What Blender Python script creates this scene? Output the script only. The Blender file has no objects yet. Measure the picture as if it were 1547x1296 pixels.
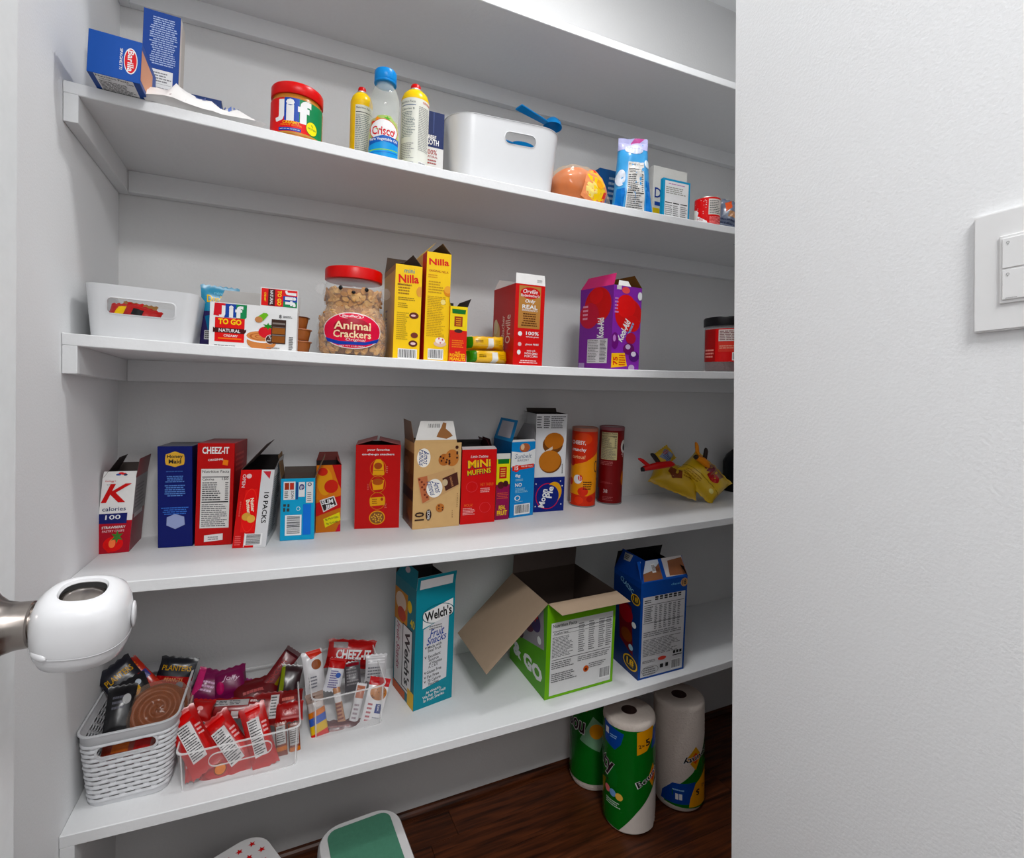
import bpy, bmesh, math, random
from mathutils import Matrix, Vector, noise
from math import sin, cos, tan, pi, radians, atan2, sqrt
random.seed(7)
SC = bpy.context.scene
COL = SC.collection
# ---------------------------------------------------------------- camera
F_PX, YAW, ROLL, CY = 767.8, 0.4266, -0.00526, 611.0
CAM = Vector((0.3087, -1.0, 1.0624))
cd = bpy.data.cameras.new('camera'); cd.sensor_width = 36; cd.lens = F_PX/1547*36
cd.shift_y = (CY-648)/1547; cd.clip_start = 0.02
cam = bpy.data.objects.new('camera', cd); COL.objects.link(cam)
cam.matrix_world = Matrix.Translation(CAM) @ Matrix.Rotation(-YAW, 4, 'Z') @ Matrix.Rotation(pi/2, 4, 'X') @ Matrix.Rotation(-ROLL, 4, 'Z')
SC.camera = cam
# ---------------------------------------------------------------- light
SC.view_settings.view_transform = 'Standard'; SC.view_settings.look = 'None'
SC.view_settings.exposure = 0.0; SC.view_settings.gamma = 1.0; SC.view_settings.use_curve_mapping = False
w = bpy.data.worlds.new('world'); SC.world = w; w.use_nodes = True
w.node_tree.nodes['Background'].inputs[0].default_value = (1, 1, 1, 1)
w.node_tree.nodes['Background'].inputs[1].default_value = 0.34
def area(name, loc, rot, sx, sy, power, col=(1, 1, 1)):
    l = bpy.data.lights.new(name, 'AREA'); l.shape = 'RECTANGLE'; l.size = sx; l.size_y = sy; l.energy = power; l.color = col
    o = bpy.data.objects.new(name, l); COL.objects.link(o); o.location = loc; o.rotation_euler = rot; return o
area('ceiling_lamp', (0.92, -0.28, 2.41), (0, 0, 0), 0.15, 0.15, 7.6)
area('entry_fill', (0.42, -1.75, 2.40), (0, 0, 0), 0.5, 0.4, 34)  # added unseen fill from above: lifts low surfaces, shelves still shade the back wall
area('hallway_fill', (0.45, -2.6, 2.15), (radians(60), 0, 0), 1.2, 0.9, 7.5)  # added frontal fill behind the camera, no such source in view

# ---------------------------------------------------------------- pixel rays (photo is 1547 x 1296)
def ray(x, y):
    a, b = x-773.5, y-648; c, s = cos(-ROLL), sin(-ROLL)
    u = c*a-s*b; v = s*a+c*b-(CY-648)
    return Vector((cos(YAW)*u/F_PX+sin(YAW), -sin(YAW)*u/F_PX+cos(YAW), -v/F_PX))
def at(x, y, X=None, Y=None, Z=None):
    d = ray(x, y)
    t = (X-CAM.x)/d.x if X is not None else ((Y-CAM.y)/d.y if Y is not None else (Z-CAM.z)/d.z)
    return CAM+d*t
D = 0.30; TH = 0.019; CT = 0.044; CK = 0.0195; XR = 1.873
H = [1.950, 1.5597, 1.1698, 0.7782, 0.3922]
def sag(X, Y): return 0.022*4*(X/XR)*(1-X/XR)*(1-Y/D)
def surf(i, X, Y): return 0.0 if i > 4 else H[i]-sag(X, Y)
def on(x, y, i):
    P = at(x, y, Z=surf(i, .5, .2))
    for _ in range(25): P = at(x, y, Z=surf(i, P.x, P.y))
    return P
def up(i, X, Y):
    if i > 4: return Vector((0, 0, 1))
    e = 1e-3
    n = Vector((-(surf(i, X+e, Y)-surf(i, X-e, Y))/(2*e), -(surf(i, X, Y+e)-surf(i, X, Y-e))/(2*e), 1))
    return n.normalized()
def foot(x, i, Y, y=600):     # point of shelf i at depth Y under the image column x
    P = at(x, y, Y=Y); return Vector((P.x, Y, surf(i, P.x, Y)))
def col_height(P, u, xx, y):     # distance along u from P until image row y
    lo, hi = 0.0, 0.8
    for _ in range(40):
        m = (lo+hi)/2; Q = P+u*m; q = proj(Q)
        if q[1] > y: lo = m
        else: hi = m
    return (lo+hi)/2
def proj(P):
    d = Vector(P)-CAM; z = d.x*sin(YAW)+d.y*cos(YAW); x = d.x*cos(YAW)-d.y*sin(YAW)
    u = F_PX*x/z; v = -F_PX*d.z/z+(CY-648); c, s = cos(ROLL), sin(ROLL)
    return (773.5+c*u-s*v, 648+s*u+c*v)

# ---------------------------------------------------------------- materials
_M = {}
def lin(c):
    r = []
    for v in c:
        v = v/255; r.append(v/12.92 if v < .04045 else ((v+.055)/1.055)**2.4)
    return r
def nodes_of(name):
    m = bpy.data.materials.new(name); m.use_nodes = True; nt = m.node_tree
    return m, nt, nt.nodes['Principled BSDF']
def M(c, rough=.45, bump=0, scale=60, metal=0, spec=.22, name=None, var=.05):
    k = (tuple(c), rough, bump, scale, metal, spec, var)
    if k in _M: return _M[k]
    m, nt, b = nodes_of(name or 'paint_%d_%d_%d' % tuple(c))
    L = lin(c); lum = .2*L[0]+.7*L[1]+.1*L[2]
    if max(c)-min(c) > 25: L = [max(.0008, lum+(v-lum)*1.22)*.9 for v in L]      # vivid colours get more saturated and a little darker
    b.inputs['Roughness'].default_value = rough; b.inputs['Metallic'].default_value = metal
    b.inputs['Specular IOR Level'].default_value = spec
    n = nt.nodes.new('ShaderNodeTexNoise'); n.inputs['Scale'].default_value = scale; n.inputs['Detail'].default_value = 3
    tc = nt.nodes.new('ShaderNodeTexCoord'); nt.links.new(tc.outputs['Object'], n.inputs['Vector'])
    r = nt.nodes.new('ShaderNodeMix'); r.data_type = 'RGBA'
    r.inputs[6].default_value = [v*(1-var) for v in L]+[1]; r.inputs[7].default_value = [min(1, v*(1+var)) for v in L]+[1]
    nt.links.new(n.outputs[0], r.inputs[0]); nt.links.new(r.outputs[2], b.inputs['Base Color'])
    if bump:
        bp = nt.nodes.new('ShaderNodeBump'); bp.inputs['Strength'].default_value = bump; bp.inputs['Distance'].default_value = .002
        nt.links.new(n.outputs[0], bp.inputs['Height']); nt.links.new(bp.outputs[0], b.inputs['Normal'])
    _M[k] = m; return m
def clear(name, tint=(255, 255, 255), alpha=.12, rough=.05):   # thin clear plastic: see-through with a little sheen
    k = ('clear', tuple(tint), alpha, rough)
    if k in _M: return _M[k]
    m, nt, b = nodes_of(name); out = nt.nodes['Material Output']
    L = lin(tint)
    tr = nt.nodes.new('ShaderNodeBsdfTransparent'); tr.inputs[0].default_value = [.6+.4*v for v in L]+[1]
    b.inputs['Base Color'].default_value = L+[1]; b.inputs['Roughness'].default_value = rough; b.inputs['Specular IOR Level'].default_value = .8
    fr = nt.nodes.new('ShaderNodeLayerWeight'); fr.inputs[0].default_value = .22
    mr = nt.nodes.new('ShaderNodeMapRange'); mr.inputs[3].default_value = alpha; mr.inputs[4].default_value = min(1, alpha+.35)
    nt.links.new(fr.outputs['Facing'], mr.inputs[0])
    mx = nt.nodes.new('ShaderNodeMixShader'); nt.links.new(mr.outputs[0], mx.inputs[0])
    nt.links.new(tr.outputs[0], mx.inputs[1]); nt.links.new(b.outputs[0], mx.inputs[2]); nt.links.new(mx.outputs[0], out.inputs[0])
    _M[k] = m; return m
WALL_DIM = M((213, 213, 213), .7, .25, 160, spec=.25, name='back_wall_shaded', var=.015)  # same paint as the other walls, darkened to deepen the shade behind the shelves
WALL = M((234, 235, 236), .7, .16, 260, spec=.25, name='wall_paint', var=.015)  # lighter copy of that paint, standing in for stronger light on the walls
TRIM = M((224, 226, 227), .45, .12, 90, name='trim_paint', var=.02)
SHELF = M((224, 225, 226), .5, .15, 120, name='shelf_paint', var=.02)
def wood():
    m, nt, b = nodes_of('floor_wood')
    tc = nt.nodes.new('ShaderNodeTexCoord'); mp = nt.nodes.new('ShaderNodeMapping'); mp.inputs['Scale'].default_value = (2.2, 34, 34)
    nt.links.new(tc.outputs['Object'], mp.inputs[0])
    n = nt.nodes.new('ShaderNodeTexNoise'); n.inputs['Scale'].default_value = 3; n.inputs['Detail'].default_value = 8; n.inputs['Distortion'].default_value = .6
    nt.links.new(mp.outputs[0], n.inputs['Vector'])
    r = nt.nodes.new('ShaderNodeValToRGB'); r.color_ramp.elements[0].position = .32; r.color_ramp.elements[1].position = .72
    r.color_ramp.elements[0].color = lin((38, 15, 6))+[1]; r.color_ramp.elements[1].color = lin((104, 52, 24))+[1]
    oi = nt.nodes.new('ShaderNodeObjectInfo'); hs = nt.nodes.new('ShaderNodeHueSaturation')
    mr = nt.nodes.new('ShaderNodeMapRange'); mr.inputs[3].default_value = .8; mr.inputs[4].default_value = 1.15
    nt.links.new(oi.outputs['Random'], mr.inputs[0]); nt.links.new(mr.outputs[0], hs.inputs['Value'])
    nt.links.new(n.outputs[0], r.inputs[0]); nt.links.new(r.outputs[0], hs.inputs['Color']); nt.links.new(hs.outputs[0], b.inputs['Base Color'])
    b.inputs['Roughness'].default_value = .38; b.inputs['Specular IOR Level'].default_value = .3; return m
WOOD = wood()
KRAFT = (158, 140, 122); KDARK = (92, 78, 68); GREYB = (120, 112, 108)

# ---------------------------------------------------------------- object helpers
def obj(name, me, mats=None, parent=None):
    if isinstance(me, bmesh.types.BMesh):
        b = me; me = bpy.data.meshes.new(name); b.to_mesh(me); b.free()
    if mats is not None:
        for m in (mats if isinstance(mats, (list, tuple)) else [mats]): me.materials.append(m)
    o = bpy.data.objects.new(name, me); COL.objects.link(o)
    if parent: o.parent = parent
    return o
def tag(o, label, cat, group=None, kind=None):
    o['label'] = label; o['category'] = cat
    if group: o['group'] = group
    if kind: o['kind'] = kind
    return o
def struct(name, me, m, parent=None):
    o = obj(name, me, m, parent)
    if not parent: o['kind'] = 'structure'
    return o
def thing(name, label, cat, mw, group=None):
    o = bpy.data.objects.new(name, None); COL.objects.link(o); o.empty_display_size = .03
    o.matrix_world = mw; return tag(o, label, cat, group)
def smooth(o, ang=40):
    for p in o.data.polygons: p.use_smooth = True
    b = bmesh.new(); b.from_mesh(o.data)
    for e in b.edges:
        if len(e.link_faces) == 2 and e.calc_face_angle(0) > radians(ang): e.smooth = False
    b.to_mesh(o.data); b.free(); return o
def bx(b, x0, x1, y0, y1, z0, z1, mi=0):
    v = [b.verts.new((x, y, z)) for z in (z0, z1) for y in (y0, y1) for x in (x0, x1)]
    fs = []
    for q in ((0, 2, 3, 1), (4, 5, 7, 6), (0, 1, 5, 4), (2, 6, 7, 3), (0, 4, 6, 2), (1, 3, 7, 5)):
        f = b.faces.new([v[k] for k in q]); f.material_index = mi; fs.append(f)
    return v, fs
def box_bm(*a, bev=0):
    b = bmesh.new(); bx(b, *a)
    if bev: bmesh.ops.bevel(b, geom=b.edges[:], offset=bev, segments=2, affect='EDGES', profile=.5)
    return b
def lathe(prof, seg=40, b=None, mi=0, n=2.0, sx=1, sy=1):    # profile of (r, z); n>2 squares the plan
    b = b or bmesh.new(); rings = []
    for r, z in prof:
        if r < 1e-6: rings.append([b.verts.new((0, 0, z))]); continue
        rg = []
        for k in range(seg):
            a = 2*pi*k/seg; c, s = cos(a), sin(a)
            q = (abs(c)**n+abs(s)**n)**(-1/n)
            rg.append(b.verts.new((sx*r*q*c, sy*r*q*s, z)))
        rings.append(rg)
    for A, B in zip(rings, rings[1:]):
        for k in range(seg):
            k2 = (k+1) % seg
            if len(A) == 1 and len(B) == 1: continue
            if len(A) == 1: f = b.faces.new((A[0], B[k2], B[k]))
            elif len(B) == 1: f = b.faces.new((A[k], A[k2], B[0]))
            else: f = b.faces.new((A[k], A[k2], B[k2], B[k]))
            f.material_index = mi
    return b
def boolcut(o, cutter):
    m = o.modifiers.new('b', 'BOOLEAN'); m.object = cutter; m.solver = 'EXACT'; m.operation = 'DIFFERENCE'
    dg = bpy.context.evaluated_depsgraph_get(); dg.update()
    me = bpy.data.meshes.new_from_object(o.evaluated_get(dg)); o.modifiers.clear(); old = o.data; o.data = me
    bpy.data.objects.remove(cutter); return o
def slot_bm(cx, cz, wd, ht, y0, y1, r=None):
    r = min(wd, ht)/2*.98 if r is None else r; pts = []
    for (sx, sz, a0) in ((1, 1, 0), (-1, 1, 90), (-1, -1, 180), (1, -1, 270)):
        for k in range(7):
            a = radians(a0+15*k); pts.append((cx+sx*(wd/2-r)+r*cos(a), cz+sz*(ht/2-r)+r*sin(a)))
    b = bmesh.new()
    A = [b.verts.new((x, y0, z)) for x, z in pts]; B = [b.verts.new((x, y1, z)) for x, z in pts]
    b.faces.new(A[::-1]); b.faces.new(B); n = len(pts)
    for k in range(n): b.faces.new((A[k], A[(k+1) % n], B[(k+1) % n], B[k]))
    bmesh.ops.recalc_face_normals(b, faces=b.faces[:]); return b, pts

# ---------------------------------------------------------------- printing: flat art laid on a face, a tin or a bag
_T = {}
def text_me(s, bold):
    k = (s, bold)
    if k not in _T:
        c = bpy.data.curves.new('t', 'FONT'); c.body = s; c.resolution_u = 2; c.offset = bold
        o = bpy.data.objects.new('t', c); me = bpy.data.meshes.new_from_object(o)
        V = [(v.co.x, v.co.y) for v in me.vertices]; P = [tuple(p.vertices) for p in me.polygons]
        bpy.data.objects.remove(o); bpy.data.meshes.remove(me)
        x0 = min(v[0] for v in V); x1 = max(v[0] for v in V); y0 = min(v[1] for v in V); y1 = max(v[1] for v in V)
        _T[k] = ([((x-x0)/(x1-x0)-.5, (y-y0)/(y1-y0)-.5) for x, y in V], P, (x1-x0)/(y1-y0))
    return _T[k]
def expand(items):
    out = []
    rn = random.Random(3)
    for it in items:
        k = it[0]
        if k == 'l':      # lines of small print broken into words
            _, x0, y0, x1, y1, n, c = it[:7]; ce = it[7] if len(it) > 7 else 0; rects = []
            for j in range(n):
                h = (y1-y0)/n; yy = y0+h*j; L = (x1-x0)*rn.uniform(.72, 1); xs = x0+(x1-x0-L)/2 if ce else x0; x = xs
                while x < xs+L-.01:
                    wd = min((x1-x0)*rn.uniform(.06, .2), xs+L-x); rects.append((x, yy+h*.2, x+wd*.86, yy+h*.68)); x += wd
            out.append(('R', rects, c))
        elif k == 'b':    # bar code
            _, x0, y0, x1, y1 = it[:5]; out.append(('r', x0, y0, x1, y1, (226, 226, 226))); rects = []
            hor = len(it) > 5; x = .06
            while x < .93:
                wd = rn.choice((.016, .03, .045)); rects.append((x0+(x1-x0)*x, y0+(y1-y0)*.08, x0+(x1-x0)*(x+wd), y0+(y1-y0)*.86) if not hor else
                                                             (x0+(x1-x0)*.1, y0+(y1-y0)*x, x0+(x1-x0)*.9, y0+(y1-y0)*(x+wd))); x += wd+rn.choice((.02, .03))
            out.append(('R', rects, (40, 40, 44)))
        elif k == 'n':    # nutrition panel
            _, x0, y0, x1, y1 = it[:5]; bg = it[5] if len(it) > 5 else (214, 212, 208); W_, H_ = x1-x0, y1-y0
            out.append(('r', x0, y0, x1, y1, bg)); K = (34, 34, 36)
            out.append(('t', 'Nutrition Facts', x0+W_*.5, y0+H_*.045, H_*.045, K, 0, W_*.92))
            out.append(('R', [(x0+W_*.04, y0+H_*.13, x1-W_*.04, y0+H_*.145), (x0+W_*.04, y0+H_*.55, x1-W_*.04, y0+H_*.57)], K))
            out.append(('t', 'Calories', x0+W_*.25, y0+H_*.175, H_*.04, K, 0, W_*.4)); out.append(('t', '150', x1-W_*.17, y0+H_*.17, H_*.045, K, 0, W_*.22))
            out += expand([('l', x0+W_*.05, y0+H_*.22, x0+W_*.7, y0+H_*.54, 9, (70, 70, 72)), ('l', x0+W_*.84, y0+H_*.22, x0+W_*.96, y0+H_*.54, 9, (70, 70, 72)),
                           ('l', x0+W_*.05, y0+H_*.59, x1-W_*.05, y1-H_*.02, 12, (90, 90, 92))])
        elif k == 's':    # star: cx, cy, r, colour, points
            _, cx, cy, r, c, n, asp = it; out.append(('p', [(cx+(r if j % 2 == 0 else r*.42)*sin(pi*j/n), cy-asp*(r if j % 2 == 0 else r*.42)*cos(pi*j/n)) for j in range(2*n)], c))
        else: out.append(it)
    return out
def art(parent, name, items, W, Hh, fn, cutx=0, cutz=0, rough=.42, lift=.00025, label=None):
    """items use u 0..1 left to right and v 0..1 top to bottom of a W x Hh face; fn(x, z, off) gives the place"""
    b = bmesh.new(); mats = []; mi = {}
    for k, it in enumerate(expand(items)):
        off = lift+.00004*k; polys = []; ty = it[0]
        if ty == 'r': polys = [[(it[1], it[2]), (it[3], it[2]), (it[3], it[4]), (it[1], it[4])]]; c = it[5]
        elif ty == 'R': polys = [[(a, q), (d, q), (d, e), (a, e)] for a, q, d, e in it[1]]; c = it[2]
        elif ty == 'e': polys = [[(it[1]+it[3]*cos(2*pi*j/28), it[2]+it[4]*sin(2*pi*j/28)) for j in range(28)]]; c = it[5]
        elif ty == 'o':   # ellipse ring
            c = it[5]; tw = it[6]
            for j in range(28):
                a, a2 = 2*pi*j/28, 2*pi*(j+1)/28
                polys.append([(it[1]+it[3]*cos(a), it[2]+it[4]*sin(a)), (it[1]+it[3]*cos(a2), it[2]+it[4]*sin(a2)),
                              (it[1]+it[3]*(1-tw)*cos(a2), it[2]+it[4]*(1-tw)*sin(a2)), (it[1]+it[3]*(1-tw)*cos(a), it[2]+it[4]*(1-tw)*sin(a))])
        elif ty == 'p': polys = [it[1]]; c = it[2]
        elif ty == 't':   # text, cx, cy, h, colour, rot, w, bold, shear, arch
            s, cx, cy, h, c = it[1:6]; rot = it[6] if len(it) > 6 else 0; wd = it[7] if len(it) > 7 else None
            bold = it[8] if len(it) > 8 else .012; sh = it[9] if len(it) > 9 else 0; arch = it[10] if len(it) > 10 else 0
            V, P, asp = text_me(s, bold)
            side = 45 < abs(rot) < 135; hm = h*(W if side else Hh); wm = (wd*(Hh if side else W)) if wd else hm*asp
            cr, sr = cos(radians(rot)), sin(radians(rot)); pts = []
            for x, y in V:
                X = x*wm+sh*y*hm; Z = y*hm+arch*hm*(1-4*x*x)
                pts.append(((cx*W+X*cr-Z*sr)/W, (cy*Hh-(X*sr+Z*cr))/Hh))
            polys = [[pts[q] for q in p] for p in P]
        if c not in mi: mi[c] = len(mats); mats.append(M(c, rough, name='print_%d_%d_%d' % c))
        lay = b.verts.layers.float.get('off') or b.verts.layers.float.new('off')
        for p in polys:
            vs = []
            for u, v in p:
                q = b.verts.new(((u-.5)*W, 0, (1-v)*Hh)); q[lay] = off; vs.append(q)
            try: f = b.faces.new(vs); f.material_index = mi[c]
            except ValueError: pass
    lay = b.verts.layers.float.get('off')
    b.normal_update()
    for f in b.faces:
        if f.normal.y > 0: f.normal_flip()
    for co, no in (((W/2, 0, 0), (1, 0, 0)), ((-W/2, 0, 0), (-1, 0, 0)), ((0, 0, Hh), (0, 0, 1)), ((0, 0, 0), (0, 0, -1))):
        bmesh.ops.bisect_plane(b, geom=b.verts[:]+b.edges[:]+b.faces[:], plane_co=co, plane_no=no, clear_outer=True, dist=1e-7)
    if cutx:
        bmesh.ops.triangulate(b, faces=[f for f in b.faces if len(f.verts) > 4])
        for j in range(1, cutx):
            bmesh.ops.bisect_plane(b, geom=b.verts[:]+b.edges[:]+b.faces[:], plane_co=(-W/2+W*j/cutx, 0, 0), plane_no=(1, 0, 0))
    if cutz:
        for j in range(1, cutz):
            bmesh.ops.bisect_plane(b, geom=b.verts[:]+b.edges[:]+b.faces[:], plane_co=(0, 0, Hh*j/cutz), plane_no=(0, 0, 1))
    for v in b.verts:
        o = v[lay] if v[lay] > 0 else lift
        v.co = Vector(fn(v.co.x, v.co.z, o))
    ob = obj(name, b, mats, parent)
    if label: ob['label'] = label
    return ob
def f_front(w, d, h): return lambda x, z, o: (x, -d/2-o, z)
def f_right(w, d, h): return lambda x, z, o: (w/2+o, x, z)
def f_left(w, d, h): return lambda x, z, o: (-w/2-o, -x, z)
def f_top(w, d, h): return lambda x, z, o: (x, z-d/2, h+o)
def f_cyl(rf, z0=0):
    def g(x, z, o):
        r = rf(z) if callable(rf) else rf
        r0 = rf(0) if callable(rf) else rf
        a = x/r0; return ((r+o)*sin(a), -(r+o)*cos(a), z+z0)
    return g

# ---------------------------------------------------------------- cartons
def frame(A, B, i):
    u = up(i, (A.x+B.x)/2, (A.y+B.y)/2+.05); x = (B-A).normalized(); y = u.cross(x).normalized(); z = x.cross(y).normalized()
    return x, y, z
def panel(parent, name, pts, th, mo, mi_, label=None):
    """thin board: 4+ corner points in order; outer face material mo (against normal side), inner mi_"""
    b = bmesh.new(); P = [Vector(p) for p in pts]; n = (P[1]-P[0]).cross(P[2]-P[0]).normalized()
    A = [b.verts.new(p) for p in P]; B = [b.verts.new(p+n*th) for p in P]
    f = b.faces.new(A[::-1]); f.material_index = 0; f = b.faces.new(B); f.material_index = 1
    for k in range(len(P)):
        f = b.faces.new((A[k], A[(k+1) % len(P)], B[(k+1) % len(P)], B[k])); f.material_index = 1
    o = obj(name, b, [M(mo, .4), M(mi_, .8)], parent)
    if label: o['label'] = label
    return o
def flap(root, w, d, h, edge, L, ang, mo, mi_, tap=.008, tap2=None, label=None, prints=None, frac=(0, 1)):
    """ang 0 = lying shut over the top, 90 = standing up, 180 = out level, 270 = hanging outside"""
    tap2 = tap if tap2 is None else tap2
    a = radians(ang)
    if edge in 'FB':
        s = -1 if edge == 'F' else 1; x0, x1 = -w/2+w*frac[0], -w/2+w*frac[1]
        P0 = Vector((x0, s*d/2, h)); P1 = Vector((x1, s*d/2, h)); dv = Vector((0, -s*cos(a), sin(a)))
        t = Vector((1, 0, 0))
    else:
        s = -1 if edge == 'L' else 1; y0, y1 = -d/2+d*frac[0], -d/2+d*frac[1]
        P0 = Vector((s*w/2, y0, h)); P1 = Vector((s*w/2, y1, h)); dv = Vector((-s*cos(a), 0, sin(a)))
        t = Vector((0, 1, 0))
    P2 = P1+dv*L-t*tap2; P3 = P0+dv*L+t*tap
    flip = edge in 'BL'
    pts = [P0, P1, P2, P3] if not flip else [P1, P0, P3, P2]
    o = panel(root, 'flap', [pts[3], pts[2], pts[1], pts[0]], .0006, mo, mi_, label)
    if prints:     # art on the outer face: v=0 at the free end
        q = pts
        def fn(x, z, off):
            W_ = (q[1]-q[0]).length; e = (q[1]-q[0]).normalized(); n = (q[3]-q[0]).cross(e).normalized()
            k = z/L; return (q[0]+q[1])/2+e*x*(1-k*(tap+tap2)/W_)+dv*z+n*(-off)
        art(o, 'flap_print', prints, (P1-P0).length, L, fn)
    return o
def carton(name, label, cat, A, B, i, h, d, cols, arts={}, open_=False, flaps=(), shear=(0, 0), lean=0, group=None, inner=GREYB, rough=.4):
    x, y, z = frame(A, B, i); wd = (B-A).length; O = A+x*wd/2+y*d/2+z*.0003
    mw = Matrix((x.to_4d(), y.to_4d(), z.to_4d(), (0, 0, 0, 1))).transposed()
    for k in range(3): mw[k][3] = 0
    mw[3][0] = mw[3][1] = mw[3][2] = 0
    mw = Matrix.Translation(O) @ mw
    root = thing(name, label, cat, mw, group)
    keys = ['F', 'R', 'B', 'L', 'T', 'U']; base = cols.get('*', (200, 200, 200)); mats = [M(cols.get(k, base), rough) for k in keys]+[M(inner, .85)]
    b = bmesh.new()
    v, fs = bx(b, -wd/2, wd/2, -d/2, d/2, 0, h)
    for f, k in zip(fs, ('U', 'T', 'F', 'B', 'L', 'R')): f.material_index = keys.index(k)
    if open_:
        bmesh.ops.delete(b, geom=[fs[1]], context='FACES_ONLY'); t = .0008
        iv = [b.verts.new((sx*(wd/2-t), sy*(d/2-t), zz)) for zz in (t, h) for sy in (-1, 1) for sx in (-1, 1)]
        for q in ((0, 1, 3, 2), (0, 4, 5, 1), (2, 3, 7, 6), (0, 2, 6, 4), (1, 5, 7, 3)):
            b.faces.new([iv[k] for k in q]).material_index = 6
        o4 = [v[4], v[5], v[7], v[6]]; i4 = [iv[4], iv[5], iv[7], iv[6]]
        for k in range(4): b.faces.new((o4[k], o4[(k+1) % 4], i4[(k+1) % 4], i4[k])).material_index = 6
    else:
        bmesh.ops.bevel(b, geom=b.edges[:], offset=.0006, segments=1, affect='EDGES')
    obj('carton_body', b, mats, root)
    for fl in flaps: flap(root, wd, d, h, **fl)
    for k, it in arts.items():
        fn, aw = {'F': (f_front(wd, d, h), wd), 'R': (f_right(wd, d, h), d), 'L': (f_left(wd, d, h), d), 'T': (f_top(wd, d, h), wd)}[k]
        art(root, {'F': 'front_print', 'R': 'side_print', 'L': 'side_print', 'T': 'top_print'}[k], it, aw, d if k == 'T' else h, fn)
    if shear != (0, 0) or lean:
        for ch in root.children_recursive:
            for vt in ch.data.vertices:
                zz = vt.co.z; vt.co.x += shear[0]*zz; vt.co.y += shear[1]*zz
    return root
def carton_px(name, label, cat, pl, pr, yt, i, d, *a, **k):     # both front feet seen
    A, B = on(*pl, i), on(*pr, i); u = up(i, A.x, A.y); h = col_height(A, u, 0, yt)
    return carton(name, label, cat, A, B, i, h, d, *a, **k)
def carton_y(name, label, cat, xl, xr, yt, i, Y0, d, *a, Y1=None, **k):     # feet hidden: depth given
    A, B = foot(xl, i, Y0), foot(xr, i, Y0 if Y1 is None else Y1); u = up(i, A.x, A.y); h = col_height(A, u, 0, yt)
    return carton(name, label, cat, A, B, i, h, d, *a, **k)
def round_root(name, label, cat, xl, xr, Yc, i, y=600, group=None, yaw=0):
    a0 = atan2(ray(xl, y).x, ray(xl, y).y); a1 = atan2(ray(xr, y).x, ray(xr, y).y); am = (a0+a1)/2
    X = CAM.x+tan(am)*(Yc-CAM.y); dist = (Yc-CAM.y)/cos(am); r = dist*sin((a1-a0)/2)
    P = Vector((X, Yc, surf(i, X, Yc))); u = up(i, X, Yc)
    y_ = Vector((sin(am), cos(am), 0)); y_ = (y_-u*y_.dot(u)).normalized(); x_ = y_.cross(u)
    mw = Matrix((x_.to_4d(), y_.to_4d(), u.to_4d(), (0, 0, 0, 1))).transposed()
    for k in range(3): mw[3][k] = 0
    for k in range(3): mw[k][3] = P[k]+u[k]*.0004
    if yaw: mw = mw @ Matrix.Rotation(radians(yaw), 4, 'Z')
    return thing(name, label, cat, mw, group), r, lambda yy: col_height(P-y_*r, u, 0, yy)
def rounded_ring(w, d, r, n=8):
    r = min(r, w/2*.99, d/2*.99); pts = []
    for sx, sy, a0 in ((1, 1, 0), (-1, 1, 90), (-1, -1, 180), (1, -1, 270)):
        for k in range(n+1):
            a = radians(a0+90*k/n); pts.append((sx*(w/2-r)+r*cos(a), sy*(d/2-r)+r*sin(a)))
    return pts
def tub_bm(wb, db, wt, dt, h, rb, rt, th, rim=.0, curve=0, steps=8, n=8):
    b = bmesh.new(); rings = []
    def add(w_, d_, r_, z):
        rings.append([b.verts.new((x, y, z)) for x, y in rounded_ring(w_, d_, r_, n)])
    for k in range(steps+1):
        t = k/steps; q = t+curve*t*(t-1)
        add(wb+(wt-wb)*q, db+(dt-db)*q, rb+(rt-rb)*t, h*t)
    if rim: add(wt+2*rim, dt+2*rim, rt+rim, h-rim*.2); add(wt+2*rim, dt+2*rim, rt+rim, h+rim*.6)
    for k in range(steps+1):
        t = 1-k/steps; q = t+curve*t*(t-1); z = h*t+ (0 if t > 0 else th)
        if k == 0 and rim: z = h+rim*.6
        add(wb+(wt-wb)*q-2*th, db+(dt-db)*q-2*th, max(.002, rb+(rt-rb)*t-th), z)
    for A, B in zip(rings, rings[1:]):
        m = len(A)
        for k in range(m): b.faces.new((A[k], A[(k+1) % m], B[(k+1) % m], B[k]))
    b.faces.new(rings[0][::-1]); b.faces.new(rings[-1])
    bmesh.ops.recalc_face_normals(b, faces=b.faces[:]); return b

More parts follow.
